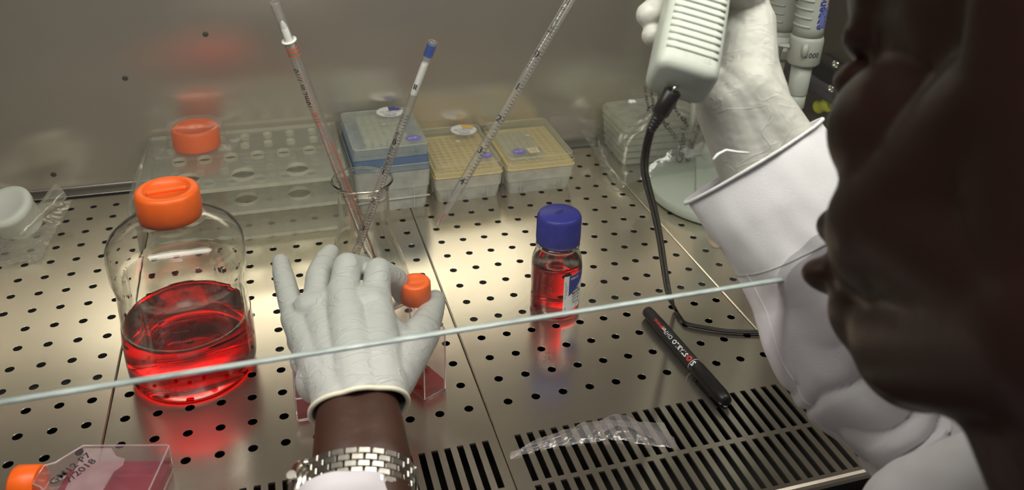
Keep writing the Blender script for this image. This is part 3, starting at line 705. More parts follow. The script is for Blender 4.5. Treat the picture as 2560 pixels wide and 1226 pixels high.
# ------------------------------------------------------------------ small culture flasks
tc = FILM('culture_flask_plastic', (.985, .95, .955), .06, (.92, .86, .88), .05, .65, .06, power=2.2)
tc_e = FILM('culture_flask_edge', (.95, .86, .88), .35, (.92, .82, .84), .12, .7, .15, power=2)
pinkliq = FILM('pink_medium', (.86, .28, .38), .30, (.72, .16, .28), .05, .6, .05, power=2)
redliq2 = FILM('red_medium_film', (.92, .08, .12), .30, (.80, .04, .07), .05, .5, .05, power=2)
def culture_flask(org, T, label, up, notes=None, lvl=.6, liq=pinkliq):
    """Local frame: length along +x (cap at -x end), width y, depth z. up: 'z' lies flat, 'x' stands on its foot (+x end)."""
    t = thing('culture_flask', org, label, 'flask', 'small square culture flasks'); W, Hh, L = 2.55, 2.3, 5.4
    def outline(i):        # y half width along x
        return [(-3.2, .85), (-2.5, 1.15), (-1.0, W), (L-.15, W), (L, W-.15)][i]
    out = [outline(i) for i in range(5)]
    poly = [(x, y) for x, y in out]+[(x, -y) for x, y in out[::-1]]
    mb = MB(); n = len(poly); z0, z1 = 0, Hh
    nk = lambda x, z: z if x > -2.0 else 1.15+(z-1.15)*(.85/1.15)
    vs = [(x, y, nk(x, z0)) for x, y in poly]+[(x, y, nk(x, z1)) for x, y in poly]
    mb.add(vs, [(k, (k+1) % n, (k+1) % n+n, k+n) for k in range(n) if k != n-1]+[list(range(n))[::-1], [n+k for k in range(n)]], False, T)
    body = bevel(mb.build('flask_body', tc, t), .12, 2, 20)
    rims = MB()
    for z in (z0+.04, z1-.04):
        rims.tube([T @ V((x*.995, y*.99, nk(x, z))) for x, y in poly], .075, 6, True)
    for x, y in ((L-.08, W-.08), (L-.08, -W+.08), (-1.0, W-.05), (-1.0, -W+.05)): rims.tube([T @ V((x, y, z0+.05)), T @ V((x, y, z1-.05))], .075, 6)
    o_ = rims.build('flask_edges', tc_e, body); o_['kind'] = 'stuff'
    TC = T @ Matrix.Translation((-3.1, 0, 1.15)) @ Matrix.Rotation(-pi/2, 4, 'Y')
    MB().lathe([(.82, -.6), (.82, 1.0)], 32, TC, (False, False)).build('neck', tc, body)
    MB().lathe([(1.18, .05), (1.3, .12), (1.27, 1.75), (1.17, 1.92), (.8, 1.93), (.75, 1.85), (.01, 1.85)], 60, TC, (True, True), lambda th, r, z: r+(.02*cos(40*th) if .3 < z < 1.7 else 0)).build('screw_cap', orange, t)
    if up == 'z':
        def lq(z): return [(x if abs(x) < L else x, y) for x, y in [(-1.0, W-.12), (L-.12, W-.12), (L-.12, -W+.12), (-1.0, -W+.12), (-1.9, -1.5), (-1.9, 1.5)]]
        p = lq(0); n = len(p); mb = MB(); mb.add([(x, y, z) for z in (.12, lvl) for x, y in p], [list(range(n)), [n+k for k in range(n)][::-1]]+[(k, k+n, (k+1) % n+n, (k+1) % n) for k in range(n)], False, T)
    else:
        mb = MB(); mb.box((L-.12-lvl, -W+.12, .12), (L-.12, W-.12, Hh-.12), T)
    mb.build('medium', liq, t)
    if notes:
        mb = MB()
        # frosted writing panel
        mb.add([T @ V((x, y, Hh+.006)) for x, y in ((-.7, 2.2), (1.2, 2.2), (1.9, 1.4), (2.6, 1.15), (2.7, .5), (2.3, -.1), (2.2, -2.0), (-.4, -2.3))], [list(range(8))[::-1]])
        mb.build('writing_panel', FILM('frosted_panel', (.9, .82, .84), .42, (.80, .68, .70), .05, .3, .4), body)
        mb = MB(); T5 = T @ Matrix.Translation((-.9, .2, Hh)) @ Matrix.Rotation(math.radians(62), 4, 'Z')
        for k, s_ in enumerate(notes): text(mb, s_, .85, on_plane(T5 @ Matrix.Translation((.2*k, -.8*k, 0)), .03), .012)
        mb.build('handwriting', ink_black, body)
    return t
o1 = V((-30.2, -2.2, 0))
culture_flask(o1, Matrix.Translation((-26.75, -.5, 0)) @ Matrix.Rotation(math.radians(-14.5), 4, 'Z') @ Matrix.Translation((-5.4, -2.55, 0)), 'flat-lying culture flask with handwriting and pink medium, beside the big red bottle', 'z', ['GM12 P7', '7/2018'], .75)
o2 = V((-14.9, 4.8, 0))
culture_flask(o2, Matrix.Translation(o2) @ Matrix.Rotation(math.radians(-91), 4, 'Z') @ Matrix.Translation((-2.75, 0, 0)), 'culture flask of pink medium lying flat under the gloved palm', 'z', None, .6)
# the standing one: foot corner nearest the camera at (-6.9, 1.8)
fx, fy = V((.9, .43, 0)).normalized(), V((-.43, .9, 0)).normalized()
cor = V((-6.9, 1.8, 0)); o3 = cor+fx*1.15+fy*2.55
T3 = Matrix(((0, fy.x, fx.x, cor.x+fy.x*2.55), (0, fy.y, fx.y, cor.y+fy.y*2.55), (-1, 0, 0, 5.42), (0, 0, 0, 1)))
culture_flask(o3, T3, 'upright culture flask with orange cap pinched between thumb and forefinger', 'x', None, 1.0, redliq2)

# ------------------------------------------------------------------ marker pen
def marker_pen():
    a, b = V((16.75, 8.25, .68)), V((17.75, -5.7, .72)); t = thing('marker_pen', (a+b)/2-V((0, 0, .7)), 'black permanent marker lying across the slotted steel', 'pen'); d = (b-a).normalized()
    T = frame(a, V((-.5, 0, 1)), d)         # local x: the side that is read
    MB().lathe([(.45, 0), (.56, .12), (.60, .6), (.62, 1.8), (.64, 2.0), (.64, 9.4), (.60, 9.5)], 40, T).build('barrel', black_matt, t)
    cp = MB().lathe([(.66, 9.2), (.70, 9.35), (.70, 13.0), (.62, 13.6), (.48, 13.95), (.3, 14.0)], 40, T).build('cap', black, t)
    Tc = T @ Matrix.Rotation(math.radians(118), 4, 'Z'); mb = MB(); mb.box((.68, -.22, 9.7), (1.0, .22, 10.1), Tc); mb.box((.86, -.2, 9.7), (1.02, .2, 13.6), Tc); bevel(mb.build('clip', black, cp), .06)
    mb = MB(); mb.lathe([(.628, 1.9), (.628, 2.0)], 40, T, (False, False)); mb.lathe([(.65, 8.75), (.65, 8.8)], 40, T, (False, False))
    rd = lambda a0, z0: (lambda x, y: T @ V((.652*cos(a0+y/.652), .652*sin(a0+y/.652), z0-x)))
    text(mb, 'STABILO', .62, rd(.1, 6.75), .03); text(mb, 'OHPen', .6, rd(.1, 4.4), .0); text(mb, 'S', .75, rd(.1, 9.05), .03)
    mb.build('lettering', ink_white, t)
    mb = MB(); text(mb, 'universal', .52, rd(.15, 2.95), .02); mb.build('lettering', ink_red, t)
    mb = MB(); mb.add([T @ V((.655*cos(.1+r*cos(q)/.65), .655*sin(.1+r*cos(q)/.65), 8.35+r*sin(q))) for r in (.12, .3) for q in [2*pi*k/20 for k in range(20)]], [(k, k+20, (k+1) % 20+20, (k+1) % 20) for k in range(20)])
    mb.build('swan_ring', ink_red, t)
marker_pen()

# ------------------------------------------------------------------ empty wrapper on the slots
def wrapper():
    t = thing('plastic_wrapper', (5, -7, 0), 'long crinkled clear wrapper lying over the front slots', 'wrapper')
    cl = [(-1.6, -6.1, .06), (.8, -5.6, .12), (3, -5.4, .3), (5.2, -5.3, .5), (7.2, -5.5, .55), (9.4, -6.5, .45), (11.6, -7.3, .25)]
    hw = [.25, .5, .75, 1.1, 1.1, 1.25, 1.45]
    def f(u, v):
        q = u*6; i = min(5, int(q)); fr = q-i; c = V(cl[i]).lerp(V(cl[i+1]), fr); h = hw[i]*(1-fr)+hw[i+1]*fr
        nz = noise.noise(V((u*9, v*2.5, 1)))*.3+noise.noise(V((u*30, v*8, 5)))*.08
        return V((c.x+.15*h*(v*2-1), c.y+h*(v*2-1)*1.0, .06+c.z*(1-(v*2-1)**2)*.7+abs(nz)))
    MB().grid(140, 24, f).build('film', FILM('wrapper_film', (.95, .95, .95), .22, (.9, .88, .9), .08, .6, .12, bump=.6, bscale=60), t)
    # printed mesh band
    bd = [(6.2, -5.6, .75), (7.6, -5.35, .95), (8.6, -5.7, .85), (9.8, -6.9, .6), (11.0, -7.9, .35), (11.7, -8.3, .15)]
    mb = MB()
    def g_(u, v):
        q = u*5; i = min(4, int(q)); fr = q-i; c = V(bd[i]).lerp(V(bd[i+1]), fr); return V((c.x+.3*(v-.5), c.y+(v-.5)*1.3, c.z+.06*sin(v*3)))
    for k in range(60):
        u = k/60; mb.add([g_(u, 0), g_(u+.006, 0), g_(u+.006, .5), g_(u, .5), g_(u, 1), g_(u+.006, 1)], [(0, 1, 2, 3), (3, 2, 5, 4)])
    for k in range(11):
        v = k/10*.98; 
        for j in range(20): mb.add([g_(j/20, v), g_((j+1)/20, v), g_((j+1)/20, v+.03), g_(j/20, v+.03)], [(0, 1, 2, 3)])
    o_ = mb.build('printed_mesh', FILM('white_film_print', (.8, .78, .8), .45, (.7, .66, .68), .05, .3, .3), t); o_['kind'] = 'stuff'
wrapper()

# ------------------------------------------------------------------ clear bag at the left with a wrapped lid in it
def left_bag():
    t = thing('plastic_bag', (-45, 41, 0), 'crumpled clear bag holding a milky round lid, by the foot of the steel wall', 'bag')
    def f(u, v):
        x = -52+u*(10.6-1.0*(1-v)) ; y = 33.4+v*14.0-(1-u)*1.0
        return V((x, y, .12+.55*abs(noise.noise(V((u*3.2, v*9, 2))))+.9*(1-u)*(sin(v*pi))**2+.25*abs(noise.noise(V((u*11, v*16, 8))))))
    film = FILM('bag_film', (.96, .96, .955), .26, (.95, .93, .88), .09, .55, .14, bump=.7, bscale=45)
    MB().grid(70, 70, f).build('film', film, t)
    c = V((-45.9, 41.0, 1.6)); T = frame(c, (1, 0, 0), V((-.25, -.45, 1)))
    MB().lathe([(2.3, -1.2), (2.45, -.9), (2.5, 1.6), (2.7, 1.75), (2.75, 2.5), (2.55, 2.75), (2.0, 2.75), (1.85, 2.68), (.01, 2.66)], 48, T).build('round_lid', milky, t)
    def roll(u, v):      # rolled tongue of film pointing up to the right
        a = u*pi*1.5-.4; r = .35+1.25*v; base = V((-45.2, 38.3, 1.0)).lerp(V((-41.6, 43.6, 3.4)), v)
        return base+V((-.55, .75, .15)).normalized()*(r*cos(a)*.8)+V((-.1, -.3, 1)).normalized()*(r*sin(a)*.55)+V((0, 0, .12*noise.noise(V((u*5, v*6, 0)))))
    MB().grid(30, 24, roll).build('rolled_flap', FILM('bag_flap', (.96, .95, .92), .36, (.90, .88, .78), .07, .5, .16, bump=.5, bscale=50), t)
    mb = MB(); T6 = Matrix.Translation((-46.2, 35.2, .95)) @ Matrix.Rotation(.05, 4, 'Z')
    for k in range(5): text(mb, ['sterile', 'single use', '50 mL tube', 'LOT 0418', 'EXP 2020'][k], .5, on_plane(T6 @ Matrix.Translation((0, .3-.62*k+1.2, 0)), .3))
    mb.build('lettering', M('faint_print', (.35, .33, .30), .6), t)
left_bag()

# ------------------------------------------------------------------ bag of stacked plates at the back right
def plate_bag():
    t = thing('plate_bag', (34, 41, 0), 'clear printed bag with a slumped stack of milky well plates at the back', 'bag')
    pm = FILM('well_plate_plastic', (.93, .94, .90), .50, (.97, .98, .90), .06, .5, .2, power=2.2)
    src = None
    for k in range(6):
        mb = MB(); ring_box(mb, -6.3, 6.3, -3.9, 3.9, 0, .75, .7, 0, None, cap=(True, False)); ring_box(mb, -6.0, 6.0, -3.6, 3.6, .75, 1.1, .6, 0, None, cap=(False, True))
        c = V((34.6-.10*k, 44.2+.12*k, .5+.98*k)); R_ = Matrix.Translation(c) @ Matrix.Rotation(math.radians(-2+1.0*k), 4, 'Z') @ Matrix.Rotation(math.radians(1+.5*k), 4, 'X')
        mb.v = [R_ @ p for p in mb.v]; mb.build('well_plate', pm, t)
    film = FILM('printed_bag_film', (.95, .955, .95), .13, (.92, .92, .90), .07, .7, .10, bump=1.0, bscale=40, power=2.4)
    def f(u, v):      # cushion shaped sleeve over the stack; u along x, v from front foot over the top to the back
        x = 24.6+u*19.5; env = (sin(pi*min(1, max(0, (x-25.5)/18.5))))**.6 if 25.5 < x < 44 else 0
        yy = 34.2+v*13.6; zz = .25+7.3*env*(max(0, sin(pi*(v*.92+.04))))**.55
        nz = noise.noise(V((u*7, v*8, 3)))*.75+noise.noise(V((u*17, v*19, 1)))*.28
        if x < 28.5: zz = max(zz, 2.8*v*(1-abs(x-24)/9)+.2)
        q = V((x+.25*nz, min(49.2, yy-(.8*env if v < .3 else 0)+.2*nz), max(.15, zz+nz*.5)))
        dd = hypot(q.x-37.8, q.y-30.3)
        if dd < 10.6: q.z = max(q.z, 1.75*min(1, (10.6-dd)/.7)+.1)
        return q
    bf = MB().grid(110, 90, f).build('film', film, t)
    def Yp(x, y, Y):
        d = RX*((x-CXP)/FPX)+RY*((y-CYP)/FPX)+RZ; return CP+d*((Y-CP.y)/d.y)
    C4 = [Yp(1535, 360, 38.8), Yp(1765, 430, 36.4), Yp(1580, 222, 40.4), Yp(1795, 290, 38.6)]
    def pf(u, v):
        p = C4[0].lerp(C4[1], u).lerp(C4[2].lerp(C4[3], u), v); k_ = noise.noise(V((u*4, v*4, 6)))
        return p+V((0, -.3, .2))*k_+V((0, -.5, .3))*sin(pi*u)*sin(pi*v)
    MB().grid(50, 40, pf).build('front_panel', film, t)
    def pxy(x0, y0, ang):       # print on the panel at a photo position, running at an angle
        ca, sa = cos(ang), sin(ang); ex = RX*ca-RY*sa; ey = RX*-sa-RY*ca
        base = None; best = 1e9
        for i in range(41):
            for j in range(33):
                p = pf(i/40*1.3-.15, j/32*1.3-.15); d = p-CP; D = d.dot(RZ); qx, qy = CXP+FPX*d.dot(RX)/D, CYP+FPX*d.dot(RY)/D; e_ = (qx-x0)**2+(qy-y0)**2
                if e_ < best: best = e_; base = p
        return lambda x, y: base+ex*x+ey*y-RZ*.12
    mb = MB()
    for s_, x0, y0, deg, sz, b in [('Corning I', 1706, 362, 82, .95, .02), ('ncorporated', 1660, 305, 128, .85, .01), ('costar', 1722, 378, 80, .9, .05), ('Contents ster', 1738, 345, 72, .62, .004), ('package integrity', 1700, 290, 125, .68, .006), ('For lab use', 1672, 240, 118, .62, .0), ('Reorder our', 1618, 245, 100, .5, .0), ('polystyrene', 1632, 250, 98, .5, .0), ('c/Bag', 1646, 245, 95, .5, .0)]:
        text(mb, s_, sz*1.3, pxy(x0, y0, math.radians(deg)), b+.018)
    mb.build('lettering', ink_black, t)
    def fl(u, v): return V((19.6+u*6.5, 46.8-.6*u-.4*(1-v), .5+v*(5.4-1.0*u)+.25*noise.noise(V((u*4, v*4, 9)))))   # loose flat end standing against the wall
    MB().grid(30, 30, fl).build('bag_end', film, t)
plate_bag()

# ------------------------------------------------------------------ pipette stand with hanging pipettes
def stand():
    c = V((37.8, 30.3, 0)); t = thing('pipette_stand', c, 'pale green round pipette stand with a central column', 'stand'); T = Matrix.Translation(c)
    MB().lathe([(9.3, 0), (9.5, .1)], 96, T).build('rubber_foot', black, t)
    MB().lathe([(9.5, .12), (9.72, .3), (9.72, 1.25), (9.5, 1.5), (.01, 1.55)], 96, T, (True, True)).build('base_disc', pale_green, t)
    a_, b_ = Zp(1738, 524, 1.7), Zp(1738, 396, 1.7); mb = MB(); mb.add([V((p[0], p[1], z)) for z, e_ in ((1.5, 0), (2.1, .1)) for p in ((a_.x+e_, a_.y+e_), (a_.x+3.2, a_.y-1.4+e_), (b_.x+4.5, b_.y-2), (b_.x+e_, b_.y))], [(3, 2, 1, 0), (4, 5, 6, 7), (0, 1, 5, 4), (1, 2, 6, 5), (2, 3, 7, 6), (3, 0, 4, 7)])
    bevel(mb.build('base_ridge', pale_green, t), .15)
    cc = c+V((2.2, 6.0, 0)); Tc = Matrix.Translation(cc)
    MB().lathe([(2.3, 1.5), (2.1, 2.2), (1.6, 5.5), (1.45, 10), (1.45, 30)], 48, Tc).build('column', pale_green, t)
    MB().lathe([(5.6, 25.6), (6.0, 25.7), (6.0, 26.4), (5.6, 26.5)], 64, Tc).build('carousel', pale_green, t)
    return cc
SC = stand()
def micropipette(tip, label, H=25.0, vol=None, full=True, big=1.0):
    """hangs upright; tip: foot of the tip cone"""
    tip = V(tip); t = thing('micropipette', tip, label, 'pipette', 'micropipettes hanging on the stand')
    T = frame(tip, V((-RZ.x, -RZ.y, 0)), (0, 0, 1))
    k = big
    MB().lathe([(.28, 0), (.42, 3.2), (.50, 4.0), (.56, 7.2)], 36, T).build('tip_cone', pip_grey, t)
    MB().lathe([(.9, 7.0), (.98, 7.2), (1.0, 8.7)], 40, T).build('ejector_collar', pip_grey, t)
    MB().lathe([(1.15*k, 8.6), (1.22*k, 8.8), (1.30*k, 12.2)], 48, T).build('ejector_sleeve', pip_grey, t)
    MB().lathe([(1.75*k, 12.2), (2.0*k, 12.45), (2.05*k, 15.0), (1.9*k, 15.4)], 48, T, (True, True)).build('lower_collar', pip_grey, t)
    hb = MB().lathe([(1.85*k, 15.4), (1.80*k, 16.5), (1.72*k, 22), (1.72*k, 32), (1.9*k, 33), (1.5*k, 34), (.6, 34.5), (.6, 38)], 48, T).build('handle', pip_grey, t)
    r_ = MB()
    for q in range(17):
        z = 16.6+q*.92; rr = 1.80*k+.02
        r_.tube([T @ V((rr*cos(a), rr*sin(a), z)) for a in [math.radians(20+6.5*j) for j in range(22)]] if False else [T @ V((rr*cos(a), rr*sin(a), z)) for a in [math.radians(-118+8*j) for j in range(14)]], .13, 6)
    o_ = r_.build('grip_rib', pip_grey, hb); o_['kind'] = 'stuff'
    return t, T
# the near one with its prints
tA, TA = micropipette(P(2006, 158, 90)-V((0, 0, 12.2)), 'pale pipette with 1000 printed on its collar, hanging in front of the others', vol='1000', big=.87)
mb = MB(); text(mb, '1000', .8, on_tube(TA, 1.79, .15, 13.6, False, .02), .004); mb.build('lettering', ink_black, tA)
rdp = lambda a0, z0, R_=1.56: on_tube(TA, R_, a0, z0, True, .02)
mb = MB(); text(mb, 'eppendorf', 1.35, rdp(.30, 19.0), .03, sx=.95); mb.add([TA @ V((1.55*cos(a), 1.55*sin(a), z)) for z in (23.9, 27) for a in [.95+.1*j for j in range(6)]], [(j, j+1, j+7, j+6) for j in range(5)])
mb.build('lettering', ink_blue, tA)
mb = MB(); text(mb, 'Research', 1.05, rdp(.95, 20.2), .0); mb.build('lettering', ink_red, tA)
mb = MB(); n_ = 28
mb.add([TA @ V((1.60*cos(1.0+r*cos(q)/1.6), 1.60*sin(1.0+r*cos(q)/1.6), 17.6+r*sin(q))) for r in (.08, .55, .66, 1.2) for q in [2*pi*k/n_ for k in range(n_)]], [(a+k, a+k+n_, a+(k+1) % n_+n_, a+(k+1) % n_) for a in (0, 2*n_) for k in range(n_)])
mb.build('round_emblem', M('emblem_print', (.12, .16, .42), .6), tA)
tB, TB = micropipette(P(1940, 140, 95)-V((0, 0, 12.2)), 'pale pipette half hidden behind the raised glove, next to the one marked 1000', big=.87)
mb = MB(); text(mb, 'eppendorf', 1.2, on_tube(TB, 1.56, .5, 21.5, True, .02), .03); mb.build('lettering', ink_blue, tB)
mb = MB(); mb.add([TB @ V((1.80*cos(a), 1.80*sin(a), z)) for z in (13.3, 14.9) for a in [-.5+.15*j for j in range(8)]], [(j, j+1, j+9, j+8) for j in range(7)]); mb.build('label', paper, tB)
tC, TC_ = micropipette(P(1727, 335, 97), 'pale pipette with only its thin tip cone showing below the raised glove')
# hanger arm under the collar of the near pipette
pa = TA @ V((0, 0, 15.6)); mb = MB(); q = TA @ V((0, -2.25, 14.2)); e_ = V((SC.x, SC.y, q.z-.4))
mb.tube([TA @ V((.2, -1.9, 14.2)), q+V((-.6, 0, 0)), P(1935, 150, 95)], [.55, .5, .5], 12, flat=.5)
mb.tube([TA @ V((1.7, -.6, 14.9)), TA @ V((1.85, -.65, 13.6))], .35, 12)
tag(mb.build('holder_arm', pip_grey, origin=(pa.x, pa.y, pa.z)), 'pale plastic arm clipped round the collar of the 1000 pipette', 'arm')

# ------------------------------------------------------------------ black fitting and yellow nozzle at the right wall
def fitting():
    a = onw = None
    def W_(x, y, X=XR-.6):
        d = RX*((x-CXP)/FPX)+RY*((y-CYP)/FPX)+RZ; return CP+d*((X-CP.x)/d.x)
    t = thing('wall_outlet', W_(2060, 180), 'black fitting with two steel screws on the steel wall behind the pipettes', 'outlet')
    mb = MB()
    p = [W_(2055, 132), W_(2140, 190), W_(2115, 235), W_(2025, 158)]; q = [v_+V((-1.6, 0, 0)) for v_ in p]
    mb.add([v_+V((.6, 0, 0)) for v_ in p]+q, [(3, 2, 1, 0), (4, 5, 6, 7), (0, 1, 5, 4), (1, 2, 6, 5), (2, 3, 7, 6), (3, 0, 4, 7)]); bevel(mb.build('housing', black, t), .2)
    gp = M('grey_tubing', (.07, .065, .08), .45)
    MB().tube([W_(1955, 205), W_(1990, 195), W_(2030, 195), W_(2110, 235)], 1.9, 20).build('pipe', gp, t)
    for x, y in ((2090, 161), (2079, 222)):
        c = W_(x, y, XR-2.3); T = frame(c, (0, 0, 1), V((-1, -.5, .2))); mb = MB(); mb.lathe([(.5, 0), (.5, .2), (.36, .32), (.2, .32), (.18, .18), (.01, .18)], 20, T); mb.build('screw', steel_bright, t)
    c = W_(2046, 267); T = frame(c, (0, 0, 1), W_(2075, 261)-c); t2 = thing('yellow_nozzle', c, 'bright yellow flared nozzle sticking out beside the face', 'nozzle')
    yl = M('yellow_plastic', (.68, .72, .08), .4)
    MB().lathe([(.45, .55), (.75, .1), (.82, 0), (.95, 0), (.9, .25), (.68, 1.0), (.85, 1.5), (1.0, 1.9), (1.0, 3.2)], 32, T, (True, True)).build('nozzle', yl, t2)
    MB().tube([T @ V((0, 0, 3.0)), V((XR, (T @ V((0, 0, 3))).y, (T @ V((0, 0, 3))).z))], .4, 12).build('stem', black, t2)
fitting()

# ------------------------------------------------------------------ pipette controller with its power lead
def controller():
    bot = P(1702, 205, 52.5); top = P(1752, -60, 57.0); ax_ = (top-bot).normalized()
    t = thing('pipette_controller', bot, 'pale grey ribbed pipette controller gripped by the raised glove', 'pipette controller')
    # local: z along the handle, y across (photo right), x towards the camera
    T = frame(bot, -RZ, ax_); L = (top-bot).length
    W, Dp = 2.08, 1.75
    def sect(z, W=W, Dp=Dp):
        # left edge slopes: foot is cut obliquely
        k = 24; p = []
        for i in range(k):
            a = 2*pi*i/k; e = .38; cx_ = abs(cos(a))**e*(1 if cos(a) > 0 else -1); sy = abs(sin(a))**e*(1 if sin(a) > 0 else -1)
            p.append(V((Dp*cx_, W*sy, z)))
        return p
    mb = MB(); lv = [(-.35, .80), (-.15, .93), (.15, .99), (.6, 1.0), (3, 1.0), (6, .98), (L, .94), (L+3, .95), (L+5, .8)]
    vs = []
    for z, s_ in lv:
        for p in sect(z, W*s_, Dp*s_):
            q = p.copy(); 
            if z < 1: q.z += .9*(-(q.y)/W)*.5*0+ (.55*(q.y/W) if False else 0)
            vs.append(T @ q)
    k = 24; mb.add(vs, [(i*k+j, i*k+(j+1) % k, (i+1)*k+(j+1) % k, (i+1)*k+j) for i in range(len(lv)-1) for j in range(k)]+[list(range(k))[::-1], [(len(lv)-1)*k+j for j in range(k)]], True)
    h = bevel(mb.build('handle', pip_grey, t), .15, 2, 50)
    rb = MB()
    for q in range(17):
        z = 1.2+q*.57; w_ = W*.80
        rb.tube([T @ V((Dp*.985*(1-.04*abs(s_)**3), s_*w_, z)) for s_ in (-1, -.6, -.2, .2, .6, 1)], .12, 8, flat=1)
    rb.build('grip_rib', pip_grey, h)['kind'] = 'stuff'
    mb = MB(); text(mb, '30 7/ 05', .55, lambda x, y: T @ V((Dp+.005, x+.4, .8+y))); mb.build('stamped_text', M('faint_stamp', (.45, .47, .42), .5), h)
    # gun body and nose above the picture's edge, reaching the pipette mouth
    mb = MB(); g_ = T @ V((0, 0, L+3)); nose = PTOP2+(PTOP2-PTIP).normalized()*2.0
    mb.tube([g_, g_.lerp(nose, .35)+V((0, 0, 2.5)), g_.lerp(nose, .7)+V((0, 0, 2.2)), nose], [1.9, 1.8, 1.6, 1.4], 20); mb.build('gun_body', pip_grey, t)
    mb = MB(); mb.tube([nose, PTOP2+(PTOP2-PTIP).normalized()*.03], [1.4, .9], 24); mb.build('nosepiece', black, t)
    return bot, T
CB, CT = controller()
def lead():
    a = P(1684, 226, 52.2); b = P(1627, 325, 53.5); d = (b-a).normalized()
    t = thing('power_lead', Zp(1712, 808, 0), 'black twin power lead hanging from the controller and bent across the steel', 'cable')
    T = frame(a, -RZ, d); L = (b-a).length
    MB().lathe([(.13, -.32), (.13, .1)], 16, T).build('plug_pin', steel_bright, t)
    MB().lathe([(.42, 0), (.56, .08), (.56, 1.7), (.48, 1.8)], 32, T).build('plug', black, t)
    pr = []
    for k in range(5): pr += [(.44-.03*k, 1.8+.26*k), (.44-.03*k, 1.93+.26*k), (.30-.015*k, 1.95+.26*k), (.30-.015*k, 2.04+.26*k)]
    MB().lathe(pr, 24, T).build('strain_relief', black, t)
    pts = [P(1628, 322, 53.5), P(1616, 370, 54.5), P(1611, 420, 56), P(1619, 465, 58), P(1636, 530, 61), P(1650, 600, 65), P(1662, 680, 69), P(1672, 735, 72.5), V(Zp(1685, 768, .9)), V(Zp(1700, 793, .35)), V(Zp(1716, 810, .3)), V(Zp(1760, 820, .3)), V(Zp(1820, 829, .28)), V(Zp(1890, 831, .28)), V(Zp(1960, 825, .28)), V(Zp(2030, 810, .28)), V(Zp(2090, 780, .28))]
    from mathutils import geometry as G
    fine = []
    for i in range(len(pts)-1):
        p0, p1, p2, p3 = pts[max(0, i-1)], pts[i], pts[i+1], pts[min(len(pts)-1, i+2)]
        for k in range(8):
            q = k/8; fine.append(.5*((2*p1)+(p2-p0)*q+(2*p0-5*p1+4*p2-p3)*q*q+(3*p1-p0-3*p2+p3)*q**3))
    fine.append(pts[-1])
    mb = MB()
    for sg in (-1, 1):
        mb.tube([p+RX*(.13*sg)+V((0, 0, 0)) for p in fine[:60]]+[p+V((.02, .13*sg, 0)) for p in fine[64:]], .155, 10)
    o_ = mb.build('twin_cord', black, t)
lead()

# ------------------------------------------------------------------ the person: head, arms, gloves, coat
skin = M('dark_skin', (.050, .022, .014), .42, var=.12, scale=30, bump=.35, bscale=160, sss=.05, spec=.45, bdist=.0005)
hair = M('short_black_hair', (.008, .007, .007), .8, var=.3, scale=200, bump=1, bscale=500)
def GLOVE(name, base, folds=1.0):
    mt, n, l, b = nodes(name)
    co = objcoord(n, l); nz = n.new('ShaderNodeTexNoise'); nz.inputs['Scale'].default_value = 26; nz.inputs['Detail'].default_value = 3; l.new(co, nz.inputs['Vector'])
    r = n.new('ShaderNodeValToRGB'); c = V(base); r.color_ramp.elements[0].color = (*(c*.95), 1); r.color_ramp.elements[1].color = (*(c*1.04), 1)
    l.new(nz.outputs[0], r.inputs[0]); l.new(r.outputs[0], b.inputs['Base Color'])
    b.inputs['Roughness'].default_value = .48; b.inputs['Subsurface Weight'].default_value = .12; b.inputs['Subsurface Radius'].default_value = (.004, .0035, .003); b.inputs['Subsurface Scale'].default_value = .5
    # creases: stretched, warped noise ridges
    co2 = objcoord(n, l, (22, 70, 40)); n2 = n.new('ShaderNodeTexNoise'); n2.inputs['Scale'].default_value = 1; n2.inputs['Detail'].default_value = 2; n2.inputs['Distortion'].default_value = 1.2; l.new(co2, n2.inputs['Vector'])
    ab = n.new('ShaderNodeMath'); ab.operation = 'SUBTRACT'; ab.inputs[1].default_value = .5; l.new(n2.outputs[0], ab.inputs[0])
    ab2 = n.new('ShaderNodeMath'); ab2.operation = 'ABSOLUTE'; l.new(ab.outputs[0], ab2.inputs[0])
    rp = n.new('ShaderNodeMapRange'); rp.inputs['From Min'].default_value = 0; rp.inputs['From Max'].default_value = .045; rp.inputs['To Min'].default_value = 1; rp.inputs['To Max'].default_value = 0; l.new(ab2.outputs[0], rp.inputs[0])
    mu = n.new('ShaderNodeMath'); mu.operation = 'MULTIPLY'; l.new(rp.outputs[0], mu.inputs[0]); l.new(nz.outputs[0], mu.inputs[1])
    bp = n.new('ShaderNodeBump'); bp.inputs['Strength'].default_value = .35*folds; bp.inputs['Distance'].default_value = .0012; l.new(mu.outputs[0], bp.inputs['Height']); l.new(bp.outputs[0], b.inputs['Normal'])
    return mt
glove_m = GLOVE('latex_glove', (.46, .47, .45), 1.6); glove_r = GLOVE('latex_glove_thin', (.50, .485, .45), .9)
rim_m = M('rolled_glove_cuff', (.74, .71, .56), .5, var=.04)
cloth = M('white_coat_cotton', (.66, .63, .66), .85, var=.03, scale=12, bump=.5, bscale=900, stretch=(1, 1, 1), sheen=.2, bdist=.0003)
shirt_m = M('red_shirt', (.30, .01, .015), .8, bump=.4, bscale=700)

